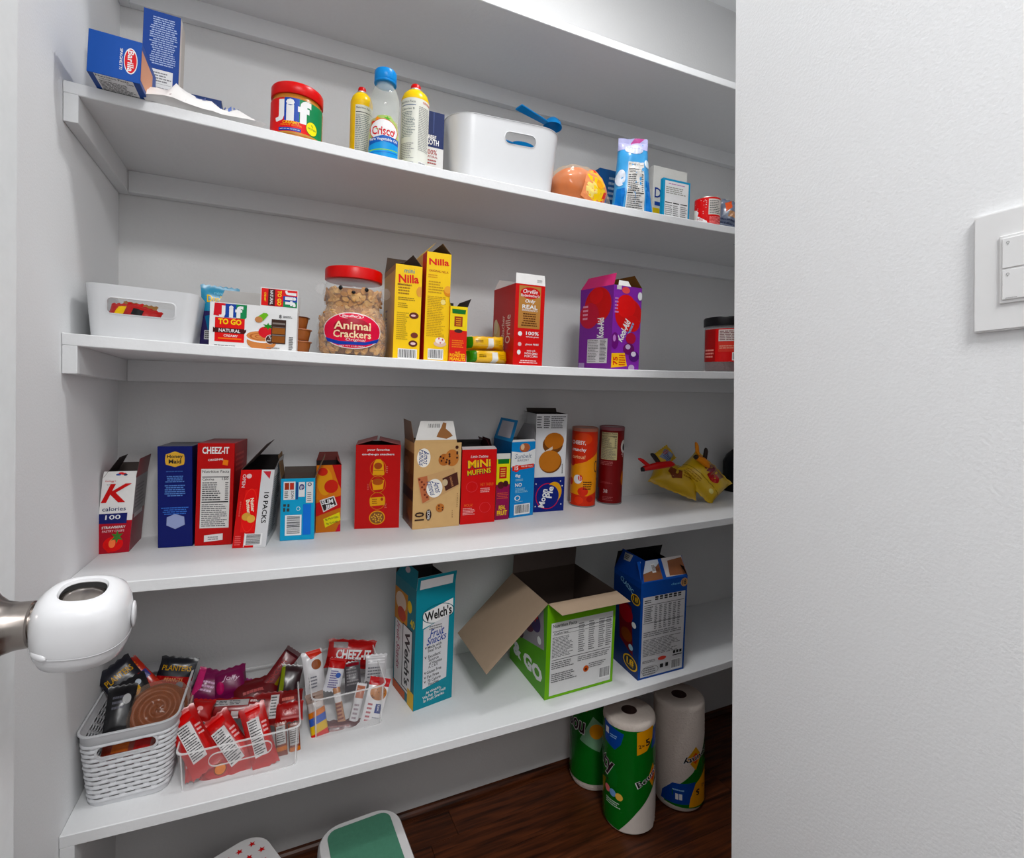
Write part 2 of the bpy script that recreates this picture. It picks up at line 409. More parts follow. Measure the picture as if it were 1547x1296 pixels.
# ---------------------------------------------------------------- pouches and bags
def rot(yaw, pitch, roll): return Matrix.Rotation(radians(yaw), 4, 'Z') @ Matrix.Rotation(radians(pitch), 4, 'X') @ Matrix.Rotation(radians(roll), 4, 'Y')
def pouch(name, label, cat, P, w, h, t, R, c, items=None, group=None, seed=0, puff=2.4, wr=.0022, rough=.28, nx=14, nz=18, mat=None, back=None, taper=0, tint=None):
    """a sealed film packet: flat crimped ends, puffed middle; local front is -Y, P is its centre"""
    sd = Vector((seed*3.1, seed*1.7, seed*.9))
    def half(x, z):
        u = min(1, abs(2*x/w)); v = min(1, abs(2*z/h)); e = max(0, (1-v)/.84) if v > .0 else 1
        q = (1-u**puff)*min(1, max(0, 1-(max(0, v-.02)/.84)**puff) if v < .86 else 0)
        n1 = noise.noise(Vector((x*45, z*45, 0))+sd); n2 = noise.noise(Vector((x*110, z*70, 4))+sd)
        return t/2*max(0, q)**.55+wr*(n1+.6*n2)*min(1, .25+q)
    def side(x, z):
        n1 = noise.noise(Vector((x*30, z*30, 9))+sd)
        xx = x*(1-.07*max(0, (1-abs(2*z/h)**4))*1) ; zz = z+.12*wr*n1
        if taper: xx *= 1-taper*(z/h+.5)
        return xx, zz, n1*t*.12
    b = bmesh.new(); g = {}
    for s in (-1, 1):
        for i_ in range(nx+1):
            for j in range(nz+1):
                x = -w/2+w*i_/nx; z = -h/2+h*j/nz; border = i_ in (0, nx) or j in (0, nz)
                if border and s == 1: g[(1, i_, j)] = g[(-1, i_, j)]; continue
                xx, zz, yy = side(x, z); hh = max(.0003, half(x, z)) if not border else 0
                if j in (0, nz): zz += (.0012 if i_ % 2 else -.0012)
                g[(s, i_, j)] = b.verts.new((xx, yy+s*hh, zz))
    for s in (-1, 1):
        for i_ in range(nx):
            for j in range(nz):
                q = [g[(s, i_, j)], g[(s, i_+1, j)], g[(s, i_+1, j+1)], g[(s, i_, j+1)]]
                if s == 1: q.reverse()
                try: b.faces.new(q)
                except ValueError: pass
    root = obj(name, b, mat or M(c, rough, spec=.6)); smooth(root, 70)
    root.matrix_world = Matrix.Translation(P) @ R; tag(root, label, cat, group)
    if items:
        def fn(x, z, o):
            z -= h/2; xx, zz, yy = side(x, z); return (xx, yy-max(.0003, half(x, z))-o-.0003, zz)
        a = art(root, 'printed_panel', items, w, h, fn, cutx=nx*2, cutz=nz*2, rough=rough)
    return root

# ================================================================ ROOM
fl = struct('floor', box_bm(-.1, 2.0, -3.0, .4, -.08, -.012), M((60, 30, 16), .7))
rn = random.Random(5); y = -1.3; row = 0; cache = {}
while y < .30:
    x = -.0-rn.uniform(0, .5)
    while x < 1.873:
        L = rn.choice((.62, .8, .95)); x0, x1 = max(x, .001), min(x+L, 1.872); y1 = min(y+.083, .2995)
        if x1-x0 > .02:
            b = box_bm(-(x1-x0)/2, (x1-x0)/2, -(y1-y)/2+.0004, (y1-y)/2-.0004, -.012, 0, bev=.0008)
            o = obj('plank', b, WOOD, fl); o.location = ((x0+x1)/2, (y+y1)/2, 0)
        x += L+.0008
    y += .083
struct('wall_back', box_bm(-.1, 2.0, .30, .40, -.05, 2.5), WALL_DIM)
struct('wall_left', box_bm(-.1, 0, -1.45, .2999, -.05, 2.5), WALL)
b = box_bm(.965, 1.085, -1.9, -.406, -.05, 2.5)
bmesh.ops.bevel(b, geom=[e for e in b.edges if abs(e.verts[0].co.z-e.verts[1].co.z) > 1], offset=.004, segments=3, affect='EDGES')
smooth(struct('wall_right', b, WALL))
struct('wall_front', box_bm(1.081, 1.95, -.526, -.406, -.05, 2.5), WALL)
struct('wall_far', box_bm(1.873, 1.97, -.4059, .2999, -.05, 2.5), WALL)
struct('ceiling', box_bm(-.1, 2.0, -3.0, .4, 2.44, 2.5), WALL)
b = bmesh.new()
ps = [(0, 0), (.012, 0), (.0115, .005), (.009, .010), (.005, .014), (0, .017)]
A = [b.verts.new((.0005, .2995-p, z+.0003)) for p, z in ps]; B = [b.verts.new((1.8725, .2995-p, z+.0003)) for p, z in ps]
for k in range(len(ps)): b.faces.new((A[k], A[(k+1) % 6], B[(k+1) % 6], B[k]))
b.faces.new(A[::-1]); b.faces.new(B)
bmesh.ops.recalc_face_normals(b, faces=b.faces[:]); struct('baseboard_back', b, WOOD)
# door standing open, flat beside the left wall
b = box_bm(.070, .105, -1.20, -.435, .012, 2.04, bev=.0015)
dr = struct('door_1', b, M((226, 229, 230), .4, .08, 80, name='door_paint'))
for z0, z1 in ((.22, .86), (1.02, 1.92)):
    q = obj('door_panel', box_bm(.1049, .1085, -1.09, -.55, z0, z1, bev=.003), TRIM, dr)
obj('hinge', box_bm(.1045, .108, -1.199, -1.17, .25, .34), M((150, 148, 145), .3, metal=1), dr)
obj('hinge', box_bm(.1045, .108, -1.199, -1.17, 1.75, 1.84), M((150, 148, 145), .3, metal=1), dr)
NICK = M((158, 150, 144), .27, metal=1, name='satin_nickel', var=.08)
KC = at(122, 940, X=.176)        # centre of the knob
def on_x(o, x):      # lathe axis z -> +X through the knob centre
    o.data.transform(Matrix.Rotation(pi/2, 4, 'Y')); o.location = (x, KC.y, KC.z); return o
kr = on_x(smooth(obj('knob_rosette', lathe([(0, .0), (.0345, 0), (.037, .004), (.037, .012), (.034, .0165), (.031, .0170), (.0285, .0195), (.023, .024), (.0180, .030), (.0160, .037), (.0155, .0455), (.0145, .0465), (0, .0465)], 56), NICK, dr), 35), .105)
on_x(smooth(obj('knob_neck', lathe([(0, .046), (.0130, .046), (.0130, .058), (.012, .06), (0, .06)], 48), NICK, dr), 35), .105)
on_x(smooth(obj('door_knob', lathe([(0, .052), (.012, .053), (.016, .057), (.0195, .063), (.0210, .071), (.0205, .079), (.018, .086), (.012, .0895), (0, .091)], 56), NICK, dr), 35), .105)
# child safety cover over the knob
cw = M((210, 210, 212), .16, spec=.6, name='cover_plastic', var=.01)
KS = .79
prof = [(.0172, .0300), (.0186, .0325), (.0215, .0328), (.0275, .0305), (.0335, .0250), (.0364, .0165), (.0380, .004), (.0380, -.008), (.0366, -.0200), (.0335, -.0285), (.0260, -.0345), (.0130, -.0365), (0, -.037)]
inn = [(0, -.0325), (.0120, -.032), (.0230, -.030), (.0295, -.0255), (.0328, -.0190), (.0352, -.008), (.0356, .004), (.0340, .0155), (.0312, .0225), (.0262, .0275), (.0205, .0295), (.0174, .0292), (.0172, .0300)]
cm = Matrix.Translation(Vector((.179, KC.y, KC.z-.0025))) @ Matrix.Rotation(radians(4), 4, 'Y') @ Matrix.Rotation(radians(15), 4, 'X')
kc = thing('knob_cover', 'glossy white plastic child safety cover enclosing the steel door knob', 'safety cover', cm)
sh = smooth(obj('cover_shell', lathe([(a*KS, c*KS) for a, c in prof+inn], 64, n=2.5, sx=.95, sy=.95), cw, kc), 50)
b = lathe([(a*KS, c*KS) for a, c in [(.0381, -.0135), (.0384, -.013), (.0384, -.0128), (.0381, -.0122)]], 64, n=2.5, sx=.943, sy=.943)
smooth(obj('seam', b, M((190, 190, 192), .3), kc))
for a in (-128, 8):
    b = bmesh.new(); bmesh.ops.create_uvsphere(b, u_segments=16, v_segments=10, radius=1)
    bmesh.ops.scale(b, vec=(.0070, .0020, .0034) if a == -128 else (.0085, .0018, .010), verts=b.verts)
    q = smooth(obj('release_tab', b, cw, kc)); r_ = .037*KS; q.location = (r_*cos(radians(a)), r_*sin(radians(a)), -.009 if a < 0 else .0); q.rotation_euler.z = radians(a+90)
# light switch plate on the right wall
sp = thing('light_switch_plate', 'white rectangular light switch plate with square buttons on the right wall', 'light switch', Matrix.Translation((.965, -.780, 1.198)) @ Matrix.Rotation(-pi/2, 4, 'Z'))
PL = M((228, 228, 228), .3, name='switch_plastic', var=.01)
b = box_bm(-.0610, .0610, -.0065, -.0002, -.0595, .0595)
bmesh.ops.bevel(b, geom=[e for e in b.edges if all(v.co.y < -.006 for v in e.verts)], offset=.0015, segments=2, affect='EDGES')
pl = obj('wall_plate', b, PL, sp)
for cx in (-.0225, .0235):
    for b_, nm, mm in ((box_bm(cx-.0168, cx+.0168, -.0085, -.006, -.0335, .0335, bev=.0008), 'switch_frame', PL),):
        obj(nm, b_, mm, sp)
    for s, cz in ((1, .0155), (-1, -.0155)):
        bt = obj('switch_button', box_bm(cx-.0142, cx+.0142, -.0097, -.008, cz-.0148, cz+.0148, bev=.0006), PL, sp)
        it = [('o', .16, .16, .045, .045, (150, 150, 150), .3), ('r', .145, .21, .175, .235, (150, 150, 150))]
        if s < 0: it.append(('l', .1, .93, .5, .97, 1, (150, 150, 150)))
        art(bt, 'icon', it, .0284, .0296, lambda x, z, o, cx=cx, cz=cz: (cx+x, -.0097-o, cz-.0148+z))

# ================================================================ SHELVES
def shelf(i, label):
    b = bmesh.new(); n = 44; rows = []
    for k in range(n+1):
        x = .0008+(XR-.0016)*k/n; e = .0012
        sec = [(e, 0, 0), (0, 0, -e), (0, 0, -TH+e), (e, 0, -TH), (D-.0004, 0, -TH), (D-.0004, 0, 0)]
        rows.append([b.verts.new((x, yy, H[i]-sag(x, yy)+zz)) for yy, _, zz in sec])
    for A, B in zip(rows, rows[1:]):
        for k in range(6): b.faces.new((A[k], B[k], B[(k+1) % 6], A[(k+1) % 6]))
    b.faces.new(rows[0]); b.faces.new(rows[-1][::-1])
    bmesh.ops.recalc_face_normals(b, faces=b.faces[:])
    s = tag(obj('shelf', b, SHELF), label, 'shelf', 'white wooden pantry shelves')
    zt = H[i]-TH-.0002
    for nm, a in (('side_cleat', (.0006, CK, .0002, D-.0006, zt-CT, zt)), ('back_cleat', (CK+.0003, XR-CK-.0003, D-CK, D-.0006, zt-CT, zt)), ('side_cleat', (XR-CK, XR-.0006, .0002, D-.0006, zt-CT, zt))):
        obj(nm, box_bm(*a, bev=.001), SHELF, s)
for i, t in enumerate(('white wooden shelf at the very top with nothing on it', 'white shelf holding the peanut butter jar, oil bottle and bread', 'white shelf holding the cracker jar and yellow cookie boxes',
                       'white shelf holding the long row of snack boxes and two chip tubes', 'lowest white shelf holding the snack bins and three large open boxes')): shelf(i, t)

W_ = (226, 226, 226); K_ = (26, 26, 28); RED = (205, 22, 34); NAVY = (12, 26, 86); YEL = (246, 206, 18)
# ================================================================ SECOND ROW FROM TOP (shelf 1)
def spaghetti():
    A = at(126, 114.7, Z=H[1]-.001); B = at(204, 124.4, Z=H[1]-.001); A.y = B.y = -.044; A.z = surf(1, A.x, .02); B.z = surf(1, B.x, .02)
    u = Vector((0, 0, 1)); h = col_height(A, u, 0, 48.5)
    r = carton('pasta_box', 'blue spaghetti box lying at the left end and jutting over the shelf edge', 'box', A, B, 1, h, .095, {'*': (26, 66, 140), 'F': (34, 78, 156)},
        {'F': [('e', .80, .52, .13, .31, W_), ('e', .80, .52, .115, .28, (200, 30, 50)), ('t', 'Barilla', .80, .52, .12, W_, -90, .5, .02), ('t', 'SPAGHETTI', .62, .52, .055, W_, -90, .5), ('l', .39, .05, .395, .95, 14, (90, 130, 190))]})
    d = .095; w = (B-A).length
    art(r, 'bottom_print', [('r', .12, .0, .86, .6, W_), ('t', 'Nutrition Facts', .45, .05, .06, K_, 0, .62), ('t', 'Calories', .3, .12, .035, K_), ('t', '200', .77, .12, .045, K_), ('l', .15, .17, .83, .58, 10, (90, 90, 90))], w, d, lambda x, z, o: (x, d/2-z-0 if False else -d/2+(d-z), -o))
    art(r, 'side_print', [('r', .0, .18, .75, .9, (206, 150, 120))], d, h, f_right(w, d, h))
spaghetti()
carton_y('pasta_box', 'tall blue pasta box standing upside down at the left end of its shelf', 'box', 208, 264.5, 17, 1, .062, .045, {'*': (26, 62, 134), 'R': (176, 170, 164)},
    {'F': [('l', .18, .05, .93, .50, 22, (170, 185, 215), 1), ('r', .12, .54, .84, .9, (214, 214, 214)), ('l', .2, .56, .82, .66, 4, (120, 120, 124)), ('r', .16, .67, .8, .672, K_), ('l', .2, .7, .82, .88, 9, (130, 130, 134))],
     'R': [('r', .0, .0, .3, 1, (206, 200, 192))]})
carton_y('pasta_box', 'small blue box lying low behind the crumpled white bag', 'box', 285, 331, 147, 1, .205, .06, {'*': (22, 52, 112)}, {'F': [('l', .15, .12, .85, .6, 5, (150, 170, 210))]})
# crumpled white bag
P = foot(304, 1, .045); P.z += .017
bg = pouch('flour_bag', 'crumpled white paper bag with blue print lying flat beside the blue boxes', 'bag', P, .195, .10, .040, rot(8, -78, 0), (232, 230, 228), [('R', [(.6, .3, .62, .7), (.64, .3, .66, .7), (.68, .3, .69, .7), (.71, .3, .74, .7), (.76, .3, .77, .7), (.79, .3, .8, .7)], (110, 130, 190)), ('l', .05, .55, .4, .95, 5, (170, 150, 150)), ('r', .1, .28, .5, .32, (190, 90, 90)), ('r', .44, .55, .52, .75, (90, 100, 150))], seed=4, wr=.012, rough=.5, puff=2)
for v in bg.data.vertices:      # one end bunches up
    k = max(0, .5-(v.co.x+.0875)/.175)
    v.co.y = v.co.y*(1+1.0*k)
# peanut butter jar
r0, R, hf = round_root('peanut_butter_jar', 'peanut butter jar with a red lid and tricolour label', 'jar', 402.5, 481.5, .075, 1, 160, yaw=-6)
hh = hf(126); z_l = hh*.80
PB = M((178, 118, 66), .22, name='peanut_butter', var=.12)
smooth(obj('jar_body', lathe([(0, 0), (R*.93, 0), (R*.99, .004), (R, .012), (R, hh*.70), (R*.985, hh*.73), (R*.93, hh*.77), (R*.93, hh*.83), (0, hh*.83)], 64), PB, r0), 50)
b = lathe([(0, hh*.80), (R*.99, hh*.80), (R*1.0, hh*.805), (R*1.0, hh*.965), (R*.97, hh*.985), (R*.9, hh*.985), (R*.88, hh*.975), (0, hh*.975)], 72)
smooth(obj('lid', b, M((202, 20, 30), .3, name='red_lid'), r0), 40)
Wl = R*2.7; z0 = hh*.13; hl = hh*.58
art(r0, 'label', [('r', 0, 0, 1, 1, (200, 30, 42)), ('r', .36, 0, .57, 1, (28, 70, 160)), ('p', [(.57, 0), (1, 0), (1, 1), (.57, 1)], (22, 128, 84)), ('p', [(0, .62), (.75, .66), (.72, 1), (0, 1)], (214, 26, 34)),
    ('p', [(.0, .98), (.35, .95), (1, .93), (1, 1.0), (0, 1)], (190, 140, 80)),
    ('t', 'J', .285, .36, .62, W_, 0, .15, .045), ('t', 'i', .445, .34, .62, W_, 0, .12, .06), ('t', 'f', .645, .34, .66, W_, 0, .19, .05), 
    ('t', 'CREAMY', .46, .69, .08, (250, 200, 40), 0, .24, .02), ('t', 'PEANUT BUTTER', .46, .765, .05, (250, 150, 40), 0, .30), ('r', .28, .84, .6, .93, (34, 60, 150)), ('t', 'NET WT 40 OZ (2.5 LB)', .44, .885, .04, W_, 0, .28),
    ('e', .76, .72, .095, .2, (20, 110, 60)), ('e', .76, .72, .088, .185, (238, 226, 40)), ('t', '7g', .76, .64, .07, (30, 110, 60)), ('t', 'PROTEIN', .76, .73, .05, (30, 110, 60), 0, .13)], Wl, hl, f_cyl(lambda z: R, z0), cutx=40)
# cooking sprays, oil, broth
def spray(label, xl, xr, Y, ytop, yaw=0, it=None):
    r, R, hf = round_root('cooking_spray_can', label, 'spray can', xl, xr, Y, 1, 180, group=None, yaw=yaw); h = hf(ytop)
    ym = M((240, 204, 20), .25, name='yellow_enamel')
    smooth(obj('can_body', lathe([(0, 0), (R*.95, 0), (R, .003), (R, h*.80), (R*.97, h*.83), (R*.85, h*.88), (R*.62, h*.915), (R*.42, h*.93), (0, h*.93)], 48), ym, r), 50)
    smooth(obj('rim', lathe([(R*.4, h*.925), (R*.47, h*.93), (R*.47, h*.942), (R*.4, h*.945)], 32), M((200, 200, 190), .3, metal=.8), r))
    smooth(obj('cap', lathe([(0, h*.93), (R*.38, h*.93), (R*.36, h*.985), (R*.3, h*1.0), (0, h*1.0)], 32), M((196, 26, 34), .35), r), 50)
    art(r, 'label', it, R*2.8, h*.80, f_cyl(lambda z: R, .002), cutx=28)
spray('yellow spray can with a red cap, left of the oil bottle', 522.5, 556, .115, 127.5, 0, [('r', .0, 0, 1, 1, (240, 200, 14)), ('r', .30, .08, 1, 1, (212, 212, 200)), ('t', 'Nutrition Facts', .58, .12, .03, (40, 60, 70), 0, .5), ('r', .32, .18, .95, .19, K_), ('l', .32, .21, .9, .8, 22, (120, 130, 130)), ('r', 0, .84, .3, 1, (160, 160, 150)), ('l', .02, .86, .28, .98, 4, (90, 90, 90))])
spray('yellow-topped spray can with nutrition print, between oil bottle and broth carton', 598.5, 640.5, .075, 120, 0, [('r', .0, 0, 1, .02, (240, 200, 14)), ('r', 0, .02, 1, 1, (214, 214, 204)), ('t', 'Nutrition Facts', .3, .07, .03, (70, 80, 80), 0, .42), ('r', .12, .11, .52, .12, (60, 80, 120)), ('t', 'Calories 0', .3, .165, .03, (70, 80, 80), 0, .38),
    ('l', .12, .2, .52, .55, 16, (120, 130, 130)), ('t', 'ORIGINAL', .85, .06, .03, (190, 60, 40), 0, .3), ('l', .6, .12, .98, .72, 26, (140, 140, 136)), ('l', .12, .62, .52, .84, 9, (150, 150, 150)), ('r', .12, .88, .5, .97, (150, 152, 158)), ('b', .62, .86, .85, .98)])
r, R, hf = round_root('oil_bottle', 'clear vegetable oil bottle with a blue cap and blue label', 'bottle', 549.5, 598, .055, 1, 200); h = hf(98)
CL = clear('clear_plastic', (240, 244, 240), .16)
out = [(0, 0), (R*.9, 0), (R, .006), (R, h*.30), (R*.93, h*.40), (R*.86, h*.46), (R*.90, h*.52), (R*.95, h*.60), (R*.90, h*.72), (R*.72, h*.80), (R*.52, h*.845), (R*.50, h*.90)]
smooth(obj('bottle_body', lathe(out, 48), CL, r), 60)
smooth(obj('oil', lathe([(0, .001), (R*.88, .001), (R*.965, .006), (R*.965, h*.30), (R*.90, h*.39), (R*.84, h*.455), (0, h*.455)], 48), M((206, 200, 120), .15, spec=.6, name='vegetable_oil'), r), 60)
b = lathe([(0, h*.865), (R*.68, h*.865), (R*.70, h*.87), (R*.70, h*.885), (R*.66, h*.89), (R*.69, h*.90), (R*.69, h*.985), (R*.64, h*1.0), (0, h*1.0)], 40)
smooth(obj('cap', b, M((20, 138, 206), .3, name='blue_cap'), r), 40)
SK = (30, 150, 210)
art(r, 'label', [('p', [(.08, .30), (.3, .05), (.7, .02), (.93, .2), (.95, .55), (.05, .55)], (170, 190, 120)), ('s', .16, .2, .09, (206, 70, 40), 6, .6), ('s', .3, .12, .1, (230, 150, 40), 5, .6), ('s', .84, .3, .09, (214, 60, 40), 6, .6), ('s', .6, .1, .12, (90, 160, 60), 5, .5),
    ('e', .5, .38, .42, .26, (206, 30, 60)), ('e', .5, .38, .40, .245, W_), ('t', 'Crisco', .48, .40, .2, (200, 24, 50), 0, .62, .02), ('p', [(.05, .6), (.5, .5), (.97, .52), (.97, .66), (.5, .64), (.05, .74)], (20, 90, 170)),
    ('t', 'Pure Vegetable Oil', .5, .595, .085, W_, 2, .8, .015), ('p', [(.03, .74), (.5, .64), (.97, .66), (.97, .98), (.5, 1), (.03, .95)], SK), ('p', [(.05, .84), (.95, .78), (.95, .80), (.05, .87)], (140, 200, 110)), ('p', [(.05, .9), (.95, .84), (.95, .86), (.05, .92)], (16, 110, 190))],
    R*2.3, h*.46, f_cyl(lambda z: R*1.002 if z < h*.28 else R*(1.0-.14*min(1, (z-h*.28)/(h*.16)))+.0008, h*.035), cutx=30, cutz=12)
carton_y('broth_carton', 'navy and white beef broth carton beside the white tub', 'carton', 636, 666, 167, 1, .085, .05, {'*': (206, 206, 206), 'T': NAVY, 'R': (200, 200, 200)},
    {'F': [('r', 0, 0, 1, .50, (24, 38, 84)), ('p', [(.45, 0), (.5, 0), (.5, .3), (.46, .3)], (60, 74, 120)), ('t', 'BEEF', .42, .36, .055, W_, 0, .4, .02), ('t', 'BROTH', .38, .43, .08, W_, 0, .75, .02), ('t', '100%', .4, .57, .07, (150, 50, 50), 0, .55), ('t', 'NATURAL', .42, .635, .03, (150, 60, 60), 0, .6), ('l', .15, .67, .8, .75, 2, (150, 80, 80)), ('l', .15, .78, .85, .95, 5, (140, 140, 140))]})
# white tub 1
WP = M((208, 209, 211), .28, spec=.5, name='white_tub_plastic', var=.01)
A = foot(687, 1, .055); B = foot(836, 1, .030); x_, y_, z_ = frame(A, B, 1); wd = (B-A).length+.004; h = col_height(B, z_, 0, 197)
mw = Matrix((x_.to_4d(), y_.to_4d(), z_.to_4d(), (0, 0, 0, 1))).transposed()
for k in range(3): mw[3][k] = 0; mw[k][3] = ((A+B)/2+y_*.10+z_*.0004)[k]
mw[3][3] = 1
tb = thing('storage_tub', 'tall tapered white plastic tub on the second shelf with blue scoops inside', 'tub', mw)
to = obj('tub_body', tub_bm(wd, .19, wd+.035, .205, h, .040, .06, .0022, rim=.0012, n=10), WP, tb)
c, pts = slot_bm(.027, h*.76, .074, .026, -.25, 0); cu = obj('c', c); cu.parent = tb; bpy.context.view_layer.update(); boolcut(to, cu); smooth(to, 30)
def ring_frame(parent, name, cx, cz, w, h_, t, yf, m, r=None, ty=.003):
    _, p1 = slot_bm(cx, cz, w, h_, 0, 1, r); _, p2 = slot_bm(cx, cz, w+2*t, h_+2*t, 0, 1, None if r is None else r+t); b = bmesh.new(); n = len(p1)
    L = [[b.verts.new((q[0], yf(q[1])+o, q[1])) for q in pp] for pp, o in ((p1, .002), (p1, -ty), (p2, -ty*.6), (p2, .002))]
    for A_, B_ in zip(L, L[1:]+L[:1]):
        for k in range(n): b.faces.new((A_[k], A_[(k+1) % n], B_[(k+1) % n], B_[k]))
    bmesh.ops.recalc_face_normals(b, faces=b.faces[:]); return smooth(obj(name, b, m, parent), 50)
ring_frame(tb, 'handle_rim', .027, h*.76, .073, .025, .0018, lambda z: -.095-.0075*z/h, WP, ty=.0012)
def scoop(P, R, label, col=(20, 140, 206), L=.11, r=.026):
    root = thing('scoop', label, 'scoop', Matrix.Translation(P) @ R); m = M(col, .3, name='blue_scoop_plastic')
    b = lathe([(0, -r*.95), (r*.5, -r*.85), (r*.85, -r*.5), (r, 0), (r*.94, 0), (r*.8, -r*.45), (r*.45, -r*.78), (0, -r*.88)], 28)
    smooth(obj('scoop_bowl', b, m, root), 50)
    b = box_bm(-L-r*.9, -r*.9, -.008, .008, -.004, 0, bev=.0015)
    for v in b.verts:
        if v.co.x < -L*.8: v.co.y *= 1.6
        v.co.z += .012*sin(pi*(-v.co.x-r)/L)
    obj('scoop_handle', b, m, root)
P = at(830, 192, Y=.12); scoop(P, rot(15, 0, 0)@Matrix.Rotation(radians(5), 4, 'Y')@Matrix.Rotation(pi, 4, 'X'), 'bright blue scoop lying across the rim of the white tub', L=.09, r=.024)
P = at(792, 181, Y=.13)
P2 = at(786, 214, Y=.16); P2.z -= .01; scoop(P2, rot(-10, 12, 8), 'blue scoop inside the tall white tub, seen through its handle hole', L=.07, r=.03)
# bread bag
P = foot(868, 1, .085); r0 = thing('bread_bag', 'bag of bread in clear film with a yellow label beside the tall white tub', 'bread', Matrix.Translation(P+Vector((0, 0, .047))) @ rot(-4, 0, 8))
b = bmesh.new(); bmesh.ops.create_uvsphere(b, u_segments=32, v_segments=20, radius=1); bmesh.ops.scale(b, vec=(.068, .05, .056), verts=b.verts)
for v in b.verts: v.co *= 1+.05*noise.noise(v.co*30)
smooth(obj('bread', b, M((190, 106, 44), .5, .3, 40, name='bread_crust', var=.25), r0))
b = bmesh.new(); bmesh.ops.create_uvsphere(b, u_segments=48, v_segments=32, radius=1)
for v in b.verts:
    t_ = v.co.x; q = 1.0 if t_ < .2 else 1-.6*((t_-.2)/.8)
    v.co = Vector((v.co.x*.078+(.03 if t_ > .3 else 0)*(t_-.3), v.co.y*.054*q, v.co.z*.060*q)); v.co += v.co.normalized()*.006*noise.noise(v.co*60)
    v.co.z = max(v.co.z, -.047)
smooth(obj('wrapper', b, clear('bread_film', (250, 235, 210), .07, .12), r0))
def f_bread(x, z, o):
    a = z-.045; yy = .052*sqrt(max(.05, 1-(x/.08)**2-(a/.068)**2)); return (x, -yy-o-.0045-.002*noise.noise(Vector((x*80, z*80, 0))), a)
art(r0, 'label', [('p', [(.18, .25), (.3, .1), (.5, .05), (.75, .2), (.97, .45), (.9, .75), (.7, .98), (.4, .95), (.1, .85)], (226, 150, 110)), ('p', [(.2, .3), (.35, .12), (.6, .14), (.85, .4), (.85, .7), (.6, .9), (.3, .8), (.45, .6)], (244, 206, 30)), ('e', .38, .62, .18, .2, (246, 226, 150)), ('e', .62, .42, .12, .12, (240, 170, 60)), ('s', .45, .1, .08, (220, 80, 60), 5, 1), ('p', [(.78, .55), (.9, .5), (.84, .95), (.7, .95)], (214, 60, 30)), ('r', .93, .6, .99, .75, (30, 80, 160))], .095, .095, lambda x, z, o: f_bread(x+.028, z, o), cutx=14, cutz=10)
carton_y('dry_mix_box', 'small dark blue carton tucked behind the bread bag', 'box', 893, 924, 250, 1, .20, .03, {'*': (24, 84, 140)}, {'F': [('l', .5, .1, .95, .5, 5, (170, 190, 210))]}, shear=(.1, 0))
P = foot(953, 1, .075); P.z += .104
pouch('blue_snack_bag', 'tall light blue film bag with a white nutrition panel', 'bag', P, .118, .212, .05, rot(-22, 0, 1), (86, 160, 214), [('r', .0, .0, 1, .16, (190, 190, 226)), ('e', .5, .16, .3, .07, (214, 220, 240)), ('p', [(.55, 0), (.9, 0), (.7, .06), (.35, .09)], (190, 90, 150)), ('e', .12, .52, .12, .1, (216, 224, 236)), ('e', .9, .34, .1, .05, (216, 230, 240)), ('n', .3, .33, .78, 1.0), ('R', [(.82, .55, .96, .95), (.05, .65, .25, .9)], (44, 120, 196))], seed=9, wr=.004, taper=.35)
carton_y('powdered_sugar_box', 'white and yellow sugar carton partly behind the small blue-bordered box', 'box', 983, 1033, 247, 1, .115, .025, {'*': (214, 212, 206)},
    {'F': [('t', 'Domino', .52, .42, .16, (24, 50, 130), 0, .95, .01), ('l', .2, .26, .9, .3, 1, (200, 110, 100), 1), ('r', .05, .56, .9, .62, (40, 70, 150)), ('r', .0, .66, 1, 1, (226, 196, 40)), ('t', 'POWDERED', .62, .84, .13, (40, 80, 80), 0, .95)]})
carton_y('drink_mix_box', 'small upright box with a blue border and fine print, before the sugar carton', 'box', 998.5, 1039, 265.5, 1, .055, .012, {'*': (40, 150, 190)},
    {'F': [('r', .06, .05, .93, 1, (222, 222, 222)), ('l', .1, .09, .88, .13, 1, (180, 120, 170), 1), ('l', .1, .17, .9, .34, 4, (140, 140, 130)), ('R', [(.08, .52, .33, .54), (.37, .52, .6, .54), (.64, .52, .9, .54)], K_), ('l', .08, .57, .35, .95, 9, (130, 130, 130)), ('l', .38, .57, .6, .95, 9, (130, 130, 130)), ('l', .64, .57, .9, .95, 9, (130, 130, 130))]})
r, R, hf = round_root('food_tin', 'short red and white tin near the right end of the second shelf', 'tin', 1044.5, 1084.5, .05, 1, 310); h = hf(293)
smooth(obj('can_body', lathe([(0, .0), (R*.96, 0), (R, .002), (R, h-.003), (R*.98, h-.002), (R*.98, h), (R*.94, h), (R*.93, h-.003), (0, h-.003)], 48), M((180, 175, 170), .3, metal=.9), r), 40)
art(r, 'label', [('r', 0, 0, 1, 1, (206, 24, 44)), ('R', [(rn.random()*.5, v_, 0, 0) for v_ in ()], W_), ('r', .54, .06, 1, .62, (214, 208, 200)), ('l', .57, .1, .97, .6, 8, (90, 90, 90)), ('r', .54, .62, 1, 1, (200, 20, 36)), ('l', .57, .68, .97, .95, 6, (230, 150, 150)), ('p', [(0, .35), (.15, .4), (.24, .5), (.2, .62), (.5, .85), (.54, 1), (0, 1)], W_), ('t', 'Magic', .34, .76, .12, (180, 30, 40), 0, .3, .0, .3)]+[('e', rn.uniform(.05, .5), rn.uniform(.08, .6), .008, .014, W_) for _ in range(14)], R*2.6, h*.93, f_cyl(lambda z: R, h*.03), cutx=26)
P = foot(1102, 1, .08); P.z += .045
